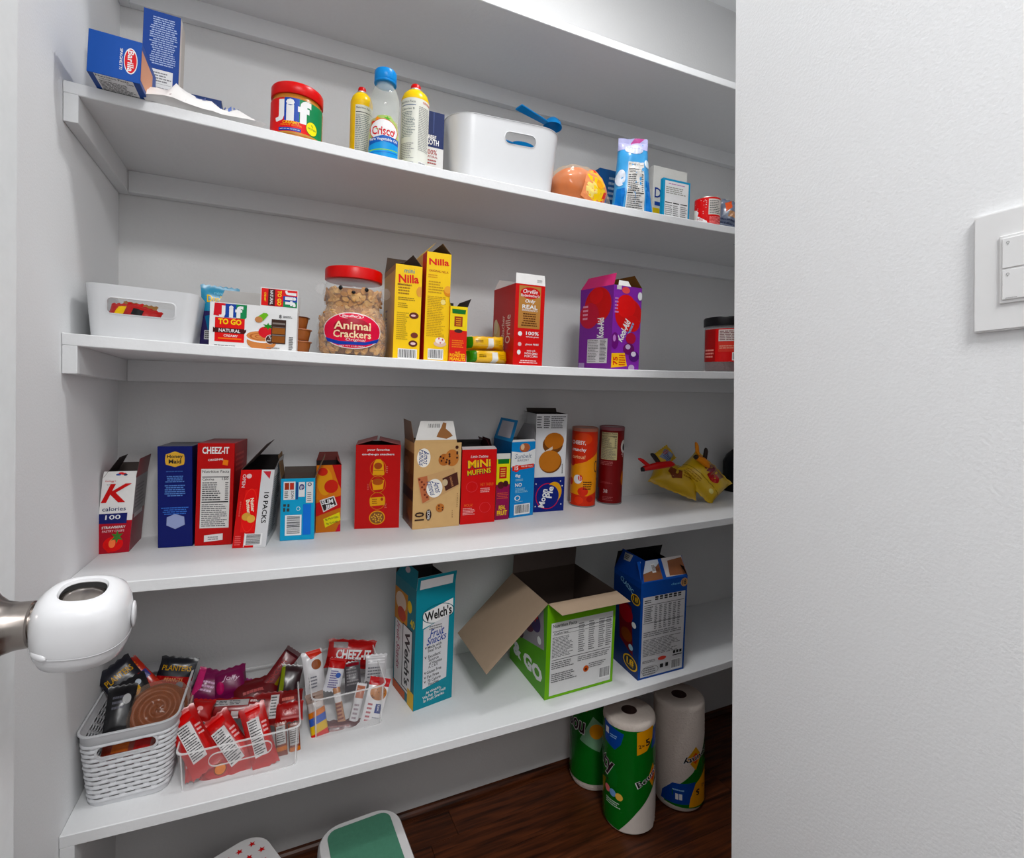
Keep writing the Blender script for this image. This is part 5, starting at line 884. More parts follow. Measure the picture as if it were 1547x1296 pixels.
carton('chip_variety_box', 'large open blue chip box with yellow 18-count badges', 'box', A, B, 4, h, .115, {'*': (12, 50, 110), 'F': CB, 'L': (12, 48, 106)},
   {'F': [('t', 'classic', .76, .06, .022, (130, 190, 230), 0, .24), ('e', .93, .06, .08, .045, (190, 150, 110)), ('t', '18', .93, .06, .05, K_, 0, .08, .02), ('r', .05, .15, .96, .98, (204, 204, 206)), ('R', [(.07, .235, .94, .24), (.07, .42, .94, .425)], K_), ('R', [(.30+.1*k, .155, .37+.1*k, .175) for k in range(6)]+[(.30+.1*k, .18, .37+.1*k, .195) for k in range(6)], (50, 50, 52)), ('l', .08, .18, .26, .22, 2, K_)]+
        [('l', .30+.1*k, .25, .37+.1*k, .5, 13, (80, 80, 84)) for k in range(6)]+[('l', .08, .25, .27, .41, 8, (70, 70, 72)), ('l', .08, .51, .92, .57, 3, (120, 120, 122)), ('l', .08, .59, .92, .77, 11, (130, 130, 132)), ('l', .08, .81, .4, .84, 2, (110, 110, 110)), ('e', .5, .82, .09, .02, (206, 80, 70)), ('R', [(.74, .77, .79, .80), (.81, .77, .86, .80), (.88, .77, .93, .80), (.73, .815, .94, .825)], K_), ('o', .25, .92, .18, .05, (130, 130, 130), .06), ('l', .1, .88, .38, .97, 4, (110, 110, 110)), ('R', [(.46, .88, .53, .92), (.58, .88, .64, .92)], K_), ('b', .70, .86, .93, .97)],
    'L': [('r', 0, 0, 1, .06, (16, 60, 130)), ('e', .82, .20, .16, .055, (226, 180, 50)), ('e', .82, .20, .13, .045, (60, 50, 40)), ('t', '18', .82, .195, .05, (226, 180, 50), 0, .18, .02), ('p', [(.2, .25), (.7, .3), (.8, .8), (.3, .7)], (100, 20, 30)), ('e', .5, .4, .25, .09, (150, 30, 40)), ('e', .55, .62, .2, .07, (120, 60, 30)), ('e', .8, .47, .08, .03, W_), ('e', .72, .72, .08, .03, (170, 200, 220)), ('t', 'CLASSIC', .5, .10, .05, (150, 190, 220), -20, .5), ('e', .72, .88, .26, .075, (226, 180, 50)), ('e', .72, .88, .22, .062, (30, 40, 50)), ('t', '18', .72, .87, .06, (226, 180, 50), 0, .26, .03), ('t', 'BAGS', .72, .905, .02, (226, 180, 50), 0, .24)]},
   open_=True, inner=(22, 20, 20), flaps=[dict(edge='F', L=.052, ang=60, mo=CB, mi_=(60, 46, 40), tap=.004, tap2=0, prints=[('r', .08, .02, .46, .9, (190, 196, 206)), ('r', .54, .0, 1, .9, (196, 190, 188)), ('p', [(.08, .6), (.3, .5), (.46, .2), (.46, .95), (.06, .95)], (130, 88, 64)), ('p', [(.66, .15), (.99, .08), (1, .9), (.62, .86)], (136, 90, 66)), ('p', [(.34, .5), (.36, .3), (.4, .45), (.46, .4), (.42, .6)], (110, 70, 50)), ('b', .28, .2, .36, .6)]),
        dict(edge='L', L=.055, ang=72, mo=(14, 56, 124), mi_=(40, 34, 30), tap=.01, prints=[('p', [(.15, .1), (.5, .05), (.45, .4), (.2, .45)], (150, 150, 150)), ('l', .2, .15, .42, .38, 3, (40, 40, 40))]), dict(edge='B', L=.05, ang=75, mo=(16, 14, 14), mi_=(20, 18, 18), tap=0), dict(edge='R', L=.03, ang=62, mo=(16, 40, 84), mi_=(14, 12, 12), tap=.0)])
# wicker-look basket
X0, X1, Y0, Y1 = .014, .128, .052, .285
def rr_len(w, d, r, N):
    pts = []; seg = [w-2*r, pi*r/2, d-2*r, pi*r/2]*2; tot = sum(seg)
    for k in range(N):
        s = tot*k/N; q = 0
        for j, L in enumerate(seg):
            if s <= L or j == 7: break
            s -= L
        cs = {0: (-w/2+r+s, -d/2, 0, -1), 2: (w/2, -d/2+r+s, 1, 0), 4: (w/2-r-s, d/2, 0, 1), 6: (-w/2, d/2-r-s, -1, 0)}
        if j in cs: x, y_, nx_, ny_ = cs[j]
        else:
            a0 = {1: -90, 3: 0, 5: 90, 7: 180}[j]; a = radians(a0+90*s/L); cx = {1: 1, 3: 1, 5: -1, 7: -1}[j]*(w/2-r); cy = {1: -1, 3: 1, 5: 1, 7: -1}[j]*(d/2-r)
            nx_, ny_ = cos(a), sin(a); x, y_ = cx+r*nx_, cy+r*ny_
        pts.append((x, y_, nx_, ny_))
    return pts, tot
hB = .122
cx, cy = (X0+X1)/2, (Y0+Y1)/2; zb = surf(4, cx, .1)
bk = thing('woven_basket', 'grey-white woven-look plastic basket at the left end of the lowest shelf', 'basket', Matrix.Translation((cx+.004, cy, zb-.001)))
LG = M((206, 207, 210), .4, name='basket_plastic', var=.01)
N = 240; b = bmesh.new(); lv = []; z = .006; rows = 13; zt = hB-.016; dz = (zt-z)/rows
lv = [(0, 0, 0), (.006, 0, 0)]
for k in range(rows):
    z0 = .006+dz*k; lv += [(z0+dz*.30, .0016, k), (z0+dz*.5, .0024, k), (z0+dz*.80, .0016, k), (z0+dz, 0, k)]
lv += [(hB-.0155, .0008, -1), (hB-.002, .0012, -1), (hB, .0022, -1)]
rings = []; wB, dB = X1-X0, Y1-Y0
for zz, bulge, k in lv:
    t = zz/hB; w_, d_ = wB+.026*t, dB+.016*t*.6; pts, tot = rr_len(w_, d_, .022+.004*t, N)
    rings.append([b.verts.new((x+nx_*(bulge if bulge < .0001 or k < 0 else bulge*(1+.22*sin(2*pi*j*30/N+pi*(k % 2)))), y_+ny_*(bulge if k < 0 else bulge*(1+.22*sin(2*pi*j*30/N+pi*(k % 2)))), zz)) for j, (x, y_, nx_, ny_) in enumerate(pts)])
kill = []
for q, (A_, B_) in enumerate(zip(rings, rings[1:])):
    for j in range(N):
        slit = q >= 2 and (q-1) % 4 == 0 and q < len(rings)-4; row_ = (q-1)//4
        xm, zm = A_[j].co.x, (A_[j].co.z+B_[j].co.z)/2
        if slit and ((j*30/N+.5*(row_ % 2)) % 1) < .55: continue
        if abs(A_[j].co.y) > dB/2-.004 and abs(xm) < .042 and abs(zm-(hB-.029)) < .0095: continue
        b.faces.new((A_[j], A_[(j+1) % N], B_[(j+1) % N], B_[j]))
b.faces.new(rings[0][::-1])
o = smooth(obj('basket_weave', b, LG, bk), 60); m = o.modifiers.new('t', 'SOLIDIFY'); m.thickness = .002; m.offset = -1
ring_frame(bk, 'handle_rim', 0, hB-.029, .082, .018, .0036, lambda z: -dB/2-.0042, LG, ty=.0016)
ring_frame(bk, 'handle_rim', 0, hB-.029, .082, .018, .0036, lambda z: dB/2+.0042, LG, ty=-.0016)
pts, _ = rr_len(wB+.029, dB+.013, .027, 96); b = bmesh.new(); R4 = []
for dx_, zz in ((0, hB-.0015), (.0016, hB-.0005), (.0014, hB+.0016), (-.0022, hB+.0016), (-.0024, hB-.001)):
    R4.append([b.verts.new((x+nx_*dx_, y_+ny_*dx_, zz)) for x, y_, nx_, ny_ in pts])
for A_, B_ in zip(R4, R4[1:]+R4[:1]):
    for j in range(96): b.faces.new((A_[j], A_[(j+1) % 96], B_[(j+1) % 96], B_[j]))
bmesh.ops.recalc_face_normals(b, faces=b.faces[:]); smooth(obj('basket_rim', b, LG, bk), 50)
# clear bins
def bin_(label, x0, x1, y0, y1, h, tw=.006, handle=True):
    cx, cy = (x0+x1)/2, (y0+y1)/2; zb = surf(4, cx, y0+.05)-.0005
    P = Vector((cx, cy, zb)); r = thing('clear_bin', label, 'bin', Matrix.Translation(P) @ Matrix.Rotation(-atan2(surf(4, cx, y0)-surf(4, cx, y1), y0-y1)*0+atan2(surf(4, cx, .25)-surf(4, cx, .05), .2), 4, 'X'))
    w_, d_ = x1-x0, y1-y0
    smooth(obj('bin_body', tub_bm(w_-tw, d_-tw, w_+tw, d_+tw, h, .012, .014, .0022, steps=4, n=6), clear('clear_acrylic', (255, 255, 255), .015, .03), r), 40)
    rim = clear('acrylic_edge', (255, 255, 255), .38, .05)
    for nm, z_, e in (('rim', h, tw), ('base_edge', .0012, -tw)):
        b = bmesh.new(); L = []
        for o_, zz in ((-.0012, z_-.001), (.0012, z_-.001), (.0012, z_+.0012), (-.0012, z_+.0012)): L.append([b.verts.new((x+(o_ if x > 0 else -o_), y_+(o_ if y_ > 0 else -o_), zz)) for x, y_ in rounded_ring(w_+e, d_+e, .014, 6)])
        for A_, B_ in zip(L, L[1:]+L[:1]):
            for j in range(len(A_)): b.faces.new((A_[j], A_[(j+1) % len(A_)], B_[(j+1) % len(A_)], B_[j]))
        bmesh.ops.recalc_face_normals(b, faces=b.faces[:]); smooth(obj(nm, b, rim, r), 50)
    for sx in (-1, 1):
        for sy in (-1, 1):
            b = lathe([(0, .001), (.0012, .001), (.0012, h-.001), (0, h-.001)], 8)
            for v in b.verts: v.co.x += tw*.5*sx*(v.co.z/h)*1; v.co.y += tw*.5*sy*(v.co.z/h)
            q = smooth(obj('corner_edge', b, rim, r)); q.location = (sx*(w_-tw-.006)/2, sy*(d_-tw-.006)/2, 0)
    if handle: ring_frame(r, 'handle_groove', 0, h*.66, w_*.52, h*.30, .0012, lambda z: -(d_-tw)/2-tw*.5*z/h-.0003, rim, ty=.0008)
    return r
bin_('clear plastic bin of red cracker packets, between the woven basket and smaller bin', .150, .342, .036, .285, .076)
bin_('smaller clear bin packed with white and red snack packets beside the teal box', .371, .512, .098, .288, .088, handle=False)
# packets
RP = (172, 12, 22); DR = (96, 12, 22)
def pk(label, px, py, Y, w, h, t, R, c, it, group, seed, **k):
    P = at(px, py, Y=Y); return pouch('snack_packet', label, 'packet', P, w, h, t, rot(*R), c, it, group=group, seed=seed, nx=10, nz=14, **k)
G1, G2, G3 = 'packets in the woven basket', 'packets in the wide clear bin', 'packets in the small clear bin'
GOLD = (206, 160, 70)
def nutp(R0): return [('t', 'PLANTERS', .5, .35, .16, GOLD, 0, .8, .01), ('r', 0, .6, 1, 1, (150, 30, 26)), ('t', 'PEANUTS', .5, .7, .1, (230, 170, 120), 0, .5), ('e', .7, .85, .1, .1, (120, 140, 160))]
pk('dark navy peanut packet leaning left in the woven basket', 190, 1034, .20, .062, .075, .014, (10, -28, -32), (14, 16, 30), nutp(0), G1, 70)
pk('orange-red bar standing between the two navy peanut packets', 221, 1026, .21, .026, .085, .012, (5, -30, -38), (176, 50, 24), [('r', .1, .4, .9, .6, (60, 60, 120)), ('l', .1, .1, .9, .35, 3, (230, 130, 60))], G1, 71)
pk('dark navy peanut packet at the basket back right corner', 270, 1022, .225, .070, .060, .014, (0, -25, 14), (14, 18, 28), nutp(0), G1, 72)
pk('black packet deep at the left of the woven basket', 186, 1080, .13, .045, .085, .018, (10, -35, 5), (12, 12, 16), [('l', .2, .2, .8, .5, 3, (90, 90, 100)), ('e', .7, .3, .15, .1, (170, 170, 170))], G1, 73)
pk('dark red packet seen through the basket handle hole', 200, 1138, .075, .085, .05, .015, (0, -50, 4), (120, 40, 24), [('r', .6, .1, .9, .7, (160, 24, 30)), ('r', .2, .3, .5, .6, (170, 90, 50))], G1, 74)
pk('black and gold packet behind the honey bun', 208, 1050, .17, .05, .055, .014, (10, -40, -20), (22, 22, 26), [('e', .5, .5, .2, .2, GOLD), ('e', .7, .3, .1, .1, (170, 180, 190))], G1, 75)
P = at(243, 1078, Y=.135); hb = thing('honey_bun', 'round golden-brown swirled bun in clear film in the woven basket', 'bun', Matrix.Translation(P) @ rot(8, -38, 0) @ Matrix.Rotation(radians(90), 4, 'X'))
b = bmesh.new(); nR, nA = 22, 56; g = []
for i_ in range(nR+1):
    r_ = .045*i_/nR; row_ = []
    for j in range(nA):
        a = 2*pi*j/nA; sp = .0022*sin(2*pi*(r_/.015)-a); zz = (.013*(1-(i_/nR)**4)**.5+sp*(1 if i_ < nR-2 else .2)); row_.append(b.verts.new((r_*cos(a)*1.05, r_*sin(a), zz)))
    g.append(row_)
for A_, B_ in zip(g, g[1:]):
    for j in range(nA): b.faces.new((A_[j], A_[(j+1) % nA], B_[(j+1) % nA], B_[j]))
bt = [b.verts.new((v.co.x*.9, v.co.y*.9, -.012)) for v in g[-1]]
for j in range(nA): b.faces.new((g[-1][j], g[-1][(j+1) % nA], bt[(j+1) % nA], bt[j]))
b.faces.new(bt[::-1]); bmesh.ops.remove_doubles(b, verts=b.verts[:], dist=1e-5); bmesh.ops.recalc_face_normals(b, faces=b.faces[:])
smooth(obj('bun', b, M((128, 70, 34), .35, .3, 80, name='bun_glaze', var=.25), hb))
b = bmesh.new(); bmesh.ops.create_uvsphere(b, u_segments=40, v_segments=24, radius=1)
for v in b.verts: v.co = Vector((v.co.x*.056, v.co.y*.052, v.co.z*.019)); v.co += v.co.normalized()*.003*noise.noise(v.co*90)
smooth(obj('wrapper', b, clear('bun_film', (230, 200, 180), .06, .12), hb))
cz = lambda: [('t', 'CHEEZ-IT', .5, .22, .2, W_, 0, .7, .03), ('r', .32, .4, .74, .95, (206, 202, 200)), ('l', .35, .43, .71, .93, 9, (50, 50, 54)), ('e', .15, .75, .12, .1, (226, 110, 40))]
def ritz(px, py, Y, R, lab, sd, w=.05, h=.10): pk(lab, px, py, Y, w, h, .02, R, RP, [('p', [(.2, .04), (.8, .04), (.78, .16), (.5, .22), (.22, .16)], (200, 16, 24)), ('r', .18, .22, .66, .80, (206, 202, 202)), ('l', .21, .24, .63, .40, 4, (50, 50, 54)), ('r', .21, .415, .63, .43, K_), ('l', .21, .45, .63, .78, 9, (60, 60, 64)), ('p', [(.7, .2), (.82, .2), (.85, .7), (.72, .75)], (190, 16, 26)), ('l', .72, .3, .95, .5, 3, (236, 190, 190))], G2, sd)
ritz(297, 1124, .075, (12, -34, -22), 'red cracker packet at the far left front of the wide clear bin', 80, .052, .115)
pk('small red packet low in the front left corner of the wide clear bin', 296, 1157, .065, .026, .055, .012, (8, -25, -4), RP, [('r', .1, .1, .6, .6, (200, 196, 196)), ('l', .14, .14, .56, .56, 6, (60, 60, 60))], G2, 81)
ritz(352, 1128, .085, (4, -36, -30), 'red cracker packet with white print, second from the left in the bin front', 82, .054, .118)
ritz(396, 1115, .080, (2, -30, -14), 'red cracker packet leaning at the middle of the bin front', 83, .046, .112)
pk('red packet with an orange cracker picture, lowest in the bin front', 335, 1160, .07, .055, .06, .022, (4, -30, 12), (176, 20, 26), [('e', .35, .3, .25, .2, (214, 100, 50)), ('e', .6, .6, .2, .16, (220, 130, 50)), ('o', .6, .6, .2, .16, (110, 50, 20), .15), ('p', [(.1, .75), (.5, .9), (.4, 1), (.1, .95)], (150, 16, 24))], G2, 84)
PUR = (110, 16, 70)
pk('purple packet at the back left of the wide clear bin', 318, 1046, .23, .065, .075, .03, (4, -30, 24), PUR, [('l', .2, .3, .8, .6, 3, (210, 170, 200)), ('p', [(0, .0), (.2, 0), (.3, .5), (.1, .8)], (190, 60, 110))], G2, 85)
pk('purple packet with white script, back middle of the wide clear bin', 352, 1036, .225, .065, .06, .03, (0, -35, -8), PUR, [('t', 'Jolly', .55, .4, .2, (220, 190, 210), -12, .5, .0, .3), ('e', .2, .6, .12, .2, (170, 40, 90))], G2, 86)
pk('pink-purple packet end beside the dark red bar', 378, 1045, .22, .04, .04, .015, (0, -40, 20), (130, 50, 100), [('l', .1, .3, .9, .6, 2, (220, 180, 200))], G2, 87)
pk('long dark red bar lying crosswise with a nutrition strip', 356, 1074, .15, .135, .036, .016, (0, -40, 9), (130, 12, 26), [('r', .22, .10, .72, .42, (170, 166, 166)), ('l', .24, .14, .70, .38, 3, (60, 60, 64)), ('r', .5, .7, .6, 1, (214, 200, 200)), ('l', .74, .1, .98, .6, 2, (214, 190, 190))], G2, 88)
pk('small clear-ended packet at the back of the bin front, glossy red', 310, 1078, .13, .04, .04, .02, (10, -45, 20), (160, 14, 24), [('e', .4, .5, .14, .1, (230, 170, 170))], G2, 89)
pk('tall dark red and gold bar leaning right at the bin back', 424, 1020, .215, .036, .105, .012, (0, -25, 40), DR, [('t', 'POPCORN', .4, .5, .3, (150, 60, 60), 90, .5), ('p', [(.7, .3), (.95, .3), (.95, .95), (.75, .9)], (120, 100, 30)), ('r', .0, .0, 1, .12, (60, 14, 20))], G2, 90)
pk('dark packet with green edge below the tall leaning bar', 441, 1035, .19, .045, .07, .014, (0, -30, 14), (40, 16, 20), [('p', [(.0, .1), (.15, .0), (.3, .7), (.1, .8)], (120, 130, 40))], G2, 91)
pk('topmost of the stacked dark red packets at the bin right side', 442, 1062, .15, .052, .04, .014, (0, -42, 4), (110, 12, 20), [('l', .2, .3, .8, .6, 1, (200, 120, 110)), ('r', .1, .7, .9, .8, (60, 14, 20))], G2, 92)
pk('middle of the stacked dark red packets at the bin right side', 442, 1079, .125, .054, .036, .014, (0, -38, 3), (150, 14, 26), [('t', 'KitKat', .5, .5, .3, (210, 150, 150), 0, .5), ('r', .2, .75, .9, .85, (196, 120, 120))], G2, 93)
pk('dark maroon packet behind the leaning front packets', 408, 1075, .14, .055, .06, .014, (0, -34, 6), (120, 12, 22), [('r', .6, .1, .9, .8, (190, 186, 186)), ('l', .62, .14, .88, .76, 7, (60, 60, 60)), ('r', .1, .2, .4, .5, (60, 16, 20))], G2, 94)
for k, px_ in enumerate((430, 450)): pk(('brown and silver bar standing at the right of the bin front', 'brown and silver bar in the right front corner of the bin')[k], px_, 1122, .085+.004*k, .022, .062, .010, (0, -24, -3), (120, 50, 30), [('r', .1, .1, .9, .6, (170, 168, 166)), ('l', .15, .14, .85, .56, 7, (70, 60, 60)), ('r', 0, .66, 1, .78, (190, 110, 40))], G2, 95+k)
pk('dark red packet bottom filler at the back of the wide clear bin', 392, 1050, .20, .09, .06, .02, (0, -50, -6), (90, 12, 20), [('l', .2, .4, .8, .6, 1, (170, 90, 90))], G2, 97)
pk('large red cheese cracker packet along the back of the small bin', 534, 990, .262, .115, .062, .022, (0, -22, 12), (176, 16, 28), [('r', 0, .62, 1, 1, (140, 12, 22)), ('t', 'CHEEZ-IT', .55, .52, .34, W_, 0, .75, .04), ('r', .1, .1, .4, .3, (160, 150, 150))], G3, 100)
pk('white packet with brown picture standing at the small bin left', 478, 1017, .20, .044, .085, .014, (6, -22, -4), (206, 204, 206), [('e', .65, .35, .25, .12, (140, 80, 50)), ('p', [(.2, .0), (.9, 0), (1, .12), (.4, .2)], (196, 60, 50)), ('l', .2, .6, .7, .9, 4, (110, 110, 120))], G3, 101)
pk('rainbow-coloured narrow bag in the small bin front left corner', 484, 1084, .125, .036, .088, .018, (4, -24, -6), (190, 180, 176), [('r', 0, .0, 1, .2, (150, 130, 120)), ('s', .4, .1, .2, (90, 60, 50), 6, .4), ('p', [(0, .4), (1, .33), (1, .48), (0, .52)], (206, 120, 40)), ('p', [(0, .52), (1, .46), (1, .66), (0, .68)], (60, 90, 170)), ('p', [(0, .68), (1, .62), (1, .84), (0, .86)], (216, 180, 50)), ('p', [(0, .86), (1, .8), (1, 1), (0, 1)], (206, 50, 30))], G3, 102, puff=3)
pk('white and blue packet with red top, upper left of the small bin', 510, 1022, .16, .036, .065, .012, (0, -22, 16), (200, 200, 206), [('r', 0, 0, 1, .3, (170, 20, 34)), ('l', .2, .36, .8, .9, 8, (100, 90, 140)), ('e', .7, .5, .16, .08, (60, 90, 160))], G3, 103)
pk('dark grey clear-film packet at the centre of the small bin', 537, 1024, .165, .036, .06, .014, (0, -25, 0), (70, 66, 70), [('l', .1, .2, .9, .8, 6, (130, 126, 128)), ('r', .1, .05, .9, .15, (120, 20, 34))], G3, 104)
pk('thin brown and white wrapped bar standing in the small bin', 516, 1063, .14, .016, .09, .01, (0, -22, -8), (176, 130, 100), [('r', 0, .3, 1, .5, (200, 196, 196)), ('l', .1, .5, .9, .9, 5, (120, 60, 60))], G3, 105)
pk('white silver slanted stick packet beside the oatmeal packet', 543, 1072, .135, .022, .095, .012, (0, -24, 18), (200, 198, 200), [('r', .1, .05, .9, .3, (170, 110, 90)), ('l', .2, .4, .8, .9, 6, (140, 120, 130))], G3, 106)
pk('white packet with red top and oatmeal cookie picture, front right of the small bin', 570, 1068, .135, .046, .11, .012, (-4, -24, 17), (220, 218, 220), [('r', 0, 0, 1, .15, (176, 18, 40)), ('e', .55, .27, .42, .13, (176, 116, 70))]+[('e', .55+.3*cos(k*2.2), .27+.09*sin(k*1.9), .03, .012, (110, 64, 40)) for k in range(8)]+[('r', .55, .46, .85, .62, (30, 50, 120)), ('t', 'OATS', .7, .54, .1, W_, 90, .13, .02), ('l', .15, .45, .45, .8, 5, (170, 80, 90)), ('l', .5, .68, .9, .85, 4, (150, 150, 160))], G3, 107)
pk('silver packet top behind the oatmeal packet', 572, 1010, .19, .05, .055, .012, (0, -20, 6), (186, 184, 186), [('R', [(.1, .1, .9, .14), (.1, .2, .9, .24), (.1, .3, .9, .34)], (220, 218, 220)), ('l', .1, .45, .9, .9, 4, (110, 110, 116))], G3, 108)
pk('dark red packet lying at the bottom of the small bin', 520, 1104, .12, .08, .035, .02, (0, -40, 8), (80, 24, 30), [('l', .1, .3, .9, .7, 2, (150, 110, 110))], G3, 109)
# ================================================================ UNDER THE LOWEST SHELF
def towel(P, R, h, label, it, yaw=0, group=None, cutw=2.9, z0=.0, hl=None):
    r = thing('paper_towel_roll', label, 'paper towels', Matrix.Translation(P) @ Matrix.Rotation(radians(yaw), 4, 'Z'), group)
    PT = M((214, 202, 192), .75, .6, 220, name='paper_towel', var=.06)
    b = lathe([(R*.30, h-.03), (R*.30, h-.001), (R*.34, h), (R*.90, h), (R*.98, h-.004), (R, h-.012), (R*1.0, h*.5), (R*.99, .012), (R*.93, .002), (0, 0.0)], 96)
    for v in b.verts:
        if v.co.xy.length > R*.7 and .01 < v.co.z < h-.005: v.co.xy *= 1
    smooth(obj('paper_roll', b, PT, r), 50)
    smooth(obj('cardboard_core', lathe([(R*.22, h-.03), (R*.28, h-.0005), (R*.30, h-.0005), (R*.30, h-.03), (0, h-.03)], 32), M((70, 50, 46), .9), r), 50)
    art(r, 'wrapper_print', it, R*cutw, h*.93, f_cyl(lambda z: R*1.004, h*.03), cutx=32, rough=.2)
    # quilted emboss of the paper: shallow dots ring by ring
    b = bmesh.new()
    for i_ in range(20):
        for j in range(34):
            a = 2*pi*(j+.5*(i_ % 2))/34; zz = .014+(h-.028)*i_/19; c = Vector((R*1.0005*sin(a), -R*1.0005*cos(a), zz)); tx = Vector((cos(a), sin(a), 0)); n_ = Vector((sin(a), -cos(a), 0))
            p = [b.verts.new(c+tx*.0026), b.verts.new(c+Vector((0, 0, .0026))), b.verts.new(c-tx*.0026), b.verts.new(c-Vector((0, 0, .0026)))]; t_ = b.verts.new(c+n_*.0005)
            for k in range(4): b.faces.new((p[k], p[(k+1) % 4], t_))
    bmesh.ops.recalc_face_normals(b, faces=b.faces[:]); q = obj('quilting', b, PT, r); q['kind'] = 'stuff'
    return r
GR, DB, OY = (20, 104, 44), (24, 70, 150), (226, 160, 36)
hT = .275
P1 = at(956, 1262, Z=0); R1 = .066; d_ = (P1-Vector((CAM.x, CAM.y, 0))).normalized(); C1 = P1+d_*R1; C1.z = .0004
yw = -math.degrees(atan2(d_.x, d_.y))
def bounty(cx, cy, w_, h_, rot_, b_=1):
    return [('p', [(cx-w_*.1, cy+h_*.1), (cx+w_*.12, cy-h_*1.5), (cx+w_*.32, cy), (cx+w_*.1, cy+h_*1.5)], (216, 150, 40)), ('p', [(cx-w_*.02, cy), (cx+w_*.11, cy-h_*.9), (cx+w_*.24, cy), (cx+w_*.11, cy+h_*.9)], (196, 80, 50)), ('t', 'Bounty', cx, cy, h_*1.12, W_, rot_, w_*1.06, .05), ('t', 'Bounty', cx, cy, h_, K_, rot_, w_, .02)]
towel(C1, R1, hT, 'paper towel roll in green wrap, front one of the three, marked 2=5',
    [('p', [(0, .02), (1, .02), (1, .28), (.94, .55), (.60, .80), (.38, 1.0), (.0, .98)], GR), ('p', [(.12, .0), (.44, .06), (.40, .17), (.32, .24), (.14, .20)], DB), ('r', .16, .06, .22, .12, W_), ('l', .24, .10, .38, .14, 2, (150, 190, 230)), ('p', [(.60, .03), (.86, .0), (.84, .12), (.74, .22), (.60, .25)], OY), ('t', '2=', .66, .165, .035, K_, 8, .08, .02), ('t', '5', .755, .14, .065, K_, 8, .07, .03), ('p', [(.86, .04), (1, .0), (1, .2), (.82, .22)], DB),
     ('p', [(0, .34), (.3, .40), (.36, .48), (.35, .60), (0, .60)], (24, 110, 50)), ('t', 'nty', .14, .43, .2, (206, 206, 206), -8, .34, .05), ('t', 'nty', .14, .43, .175, (44, 22, 34), -8, .32, .02), ('t', 'QUICKER', .10, .56, .04, (40, 24, 30), -12, .26, .02), ('p', [(.02, .62), (.16, .58), (.12, .72), (.06, .78)], (150, 130, 40)), ('e', .20, .66, .05, .035, (226, 130, 130)), ('e', .29, .67, .05, .035, (130, 170, 220)), ('e', .38, .68, .05, .035, (236, 190, 110)), ('l', .18, .74, .42, .80, 3, (200, 226, 206)),
     ('p', [(.60, .80), (.38, 1), (.85, 1.01), (1, .85), (1, .50)], (214, 204, 196))]+bounty(.80, .48, .42, .075, 24), yaw=yw, cutw=3.0)
P2 = at(884, 1200, Z=0); d2 = (P2-Vector((CAM.x, CAM.y, 0))).normalized(); C2 = P2+d2*R1*1.0; C2 = Vector((1.128, .229, .0004))
yw2 = -math.degrees(atan2((C2-CAM).x, (C2-CAM).y))
towel(C2, R1, hT, 'paper towel roll in green wrap at the left, half hidden behind the front roll',
    [('r', 0, .02, 1, .95, GR), ('p', [(.1, .0), (.6, .0), (.56, .1), (.4, .18), (.18, .14)], OY), ('t', 'Family', .26, .07, .05, K_, -12, .3, .02), ('p', [(.3, .5), (.5, .22), (.7, .35), (.6, .6)], (130, 170, 140)), ('e', .55, .38, .1, .08, (216, 150, 40)), ('t', 'Bou', .22, .33, .2, (206, 206, 206), -6, .34, .05), ('t', 'Bou', .22, .33, .175, (44, 22, 34), -6, .32, .02)], yaw=yw2)
P3 = at(1031, 1225, Z=0); d3 = (P3-Vector((CAM.x, CAM.y, 0))).normalized(); C3 = P3+d3*R1; C3.z = .0004
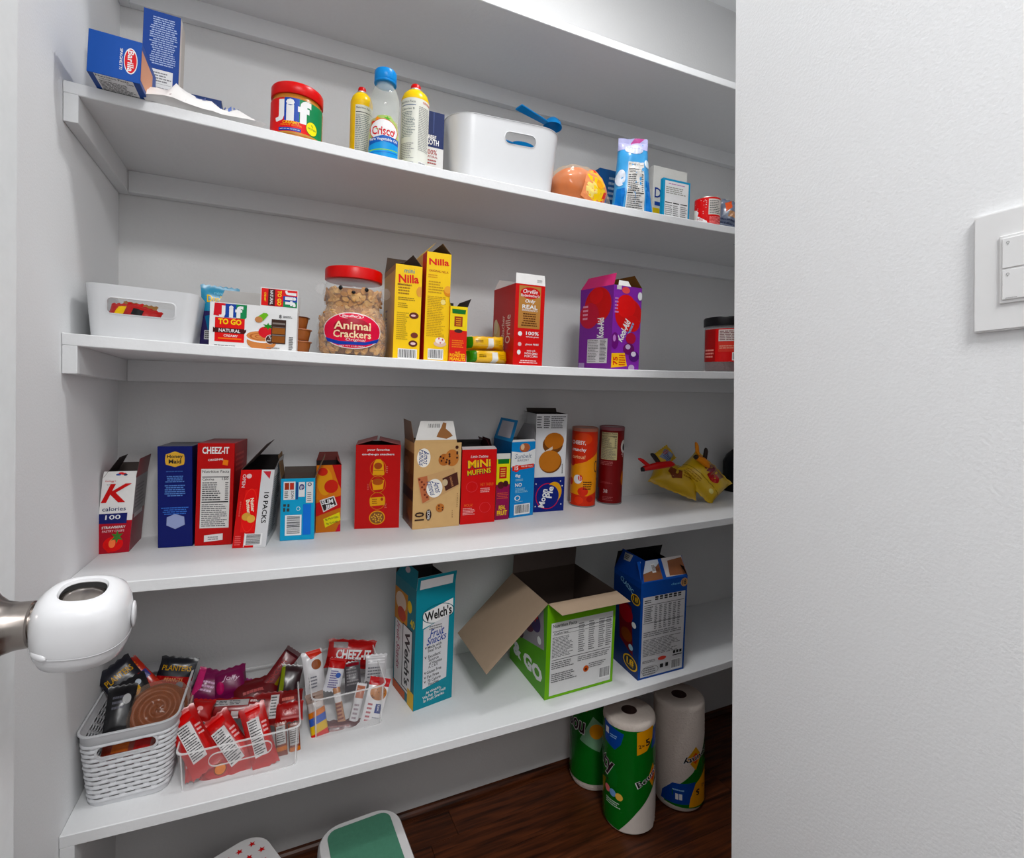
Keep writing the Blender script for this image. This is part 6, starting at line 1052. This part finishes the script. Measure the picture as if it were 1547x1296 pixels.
towel(C3, R1, hT, 'white paper towel roll at the right with its wrapper print upside down',
    [('p', [(1, .30), (.86, .45), (.70, .62), (.42, .80), (.30, .90), (.30, .96), (1, 1)], GR), ('p', [(.42, .74), (.74, .72), (.66, .94), (.25, .95), (.27, .86)], DB), ('R', [(.46, .84, .50, .9), (.51, .84, .55, .9)], W_), ('l', .42, .79, .62, .82, 1, (150, 190, 230)), ('p', [(.74, .74), (1, .62), (1, .98), (.64, .97), (.66, .88)], OY), ('t', '5', .78, .83, .06, K_, 180, .06, .03), ('t', '=2', .9, .79, .035, K_, 180, .08, .02),
     ('p', [(.60, .48), (.74, .36), (.84, .46), (.74, .60)], (206, 150, 50)), ('p', [(.66, .48), (.74, .42), (.80, .47), (.74, .54)], (196, 80, 50)), ('t', 'Bounty', .78, .47, .085, W_, 192, .48, .05), ('t', 'Bounty', .78, .47, .075, K_, 192, .46, .02)], yaw=-math.degrees(atan2(d3.x, d3.y)))
# child's step stools with curved tops
def stool(label, cx, cy, w_, d_, h_, yaw, top, starmat=None):
    r = thing('step_stool', label, 'stool', Matrix.Translation((cx, cy, .0004)) @ Matrix.Rotation(radians(yaw), 4, 'Z'))
    WPm = M((206, 204, 204), .35, name='stool_plastic', var=.02)
    b = bmesh.new(); rings = []
    for t, z in ((1.12, 0), (1.12, .004), (1.06, h_*.5), (1.0, h_*.9), (.985, h_*.97), (.95, h_)):
        rings.append([b.verts.new((x, y_, z)) for x, y_ in rounded_ring(w_*t, d_*t, min(w_, d_)*.28, 8)])
    for A_, B_ in zip(rings, rings[1:]):
        for j in range(len(A_)): b.faces.new((A_[j], A_[(j+1) % len(A_)], B_[(j+1) % len(A_)], B_[j]))
    b.faces.new(rings[0][::-1]); b.faces.new(rings[-1]); bmesh.ops.recalc_face_normals(b, faces=b.faces[:])
    smooth(obj('stool_body', b, WPm, r), 50)
    if top:
        b = bmesh.new(); R_ = [(x, y_) for x, y_ in rounded_ring(w_*.76, d_*.84, .02, 6)]
        A_ = [b.verts.new((x, y_, h_-.0005)) for x, y_ in R_]; B_ = [b.verts.new((x*.985, y_*.985, h_+.0022)) for x, y_ in R_]
        for j in range(len(A_)): b.faces.new((A_[j], A_[(j+1) % len(A_)], B_[(j+1) % len(A_)], B_[j]))
        b.faces.new(B_); smooth(obj('grip_mat', b, M((84, 128, 108), .6, .5, 120, name='grip_mat_green', var=.1), r), 40)
    else:
        it = []
        for i_ in range(5):
            for j in range(5): it.append(('s', .14+.18*i_+(.06 if j % 2 else 0), .12+.19*j, .055, (190, 24, 40), 5, w_/d_))
        art(r, 'star_print', it, w_*.86, d_*.86, lambda x, z, o: (x, z-d_*.43, h_+.0002+o))
    return r
stool('white step stool with a green textured grip top, under the lowest shelf', .462, .0, .165, .20, .2, 3, True)
stool('white step stool printed with red stars, under the lowest shelf', .240, .045, .15, .16, .2, 24, False)
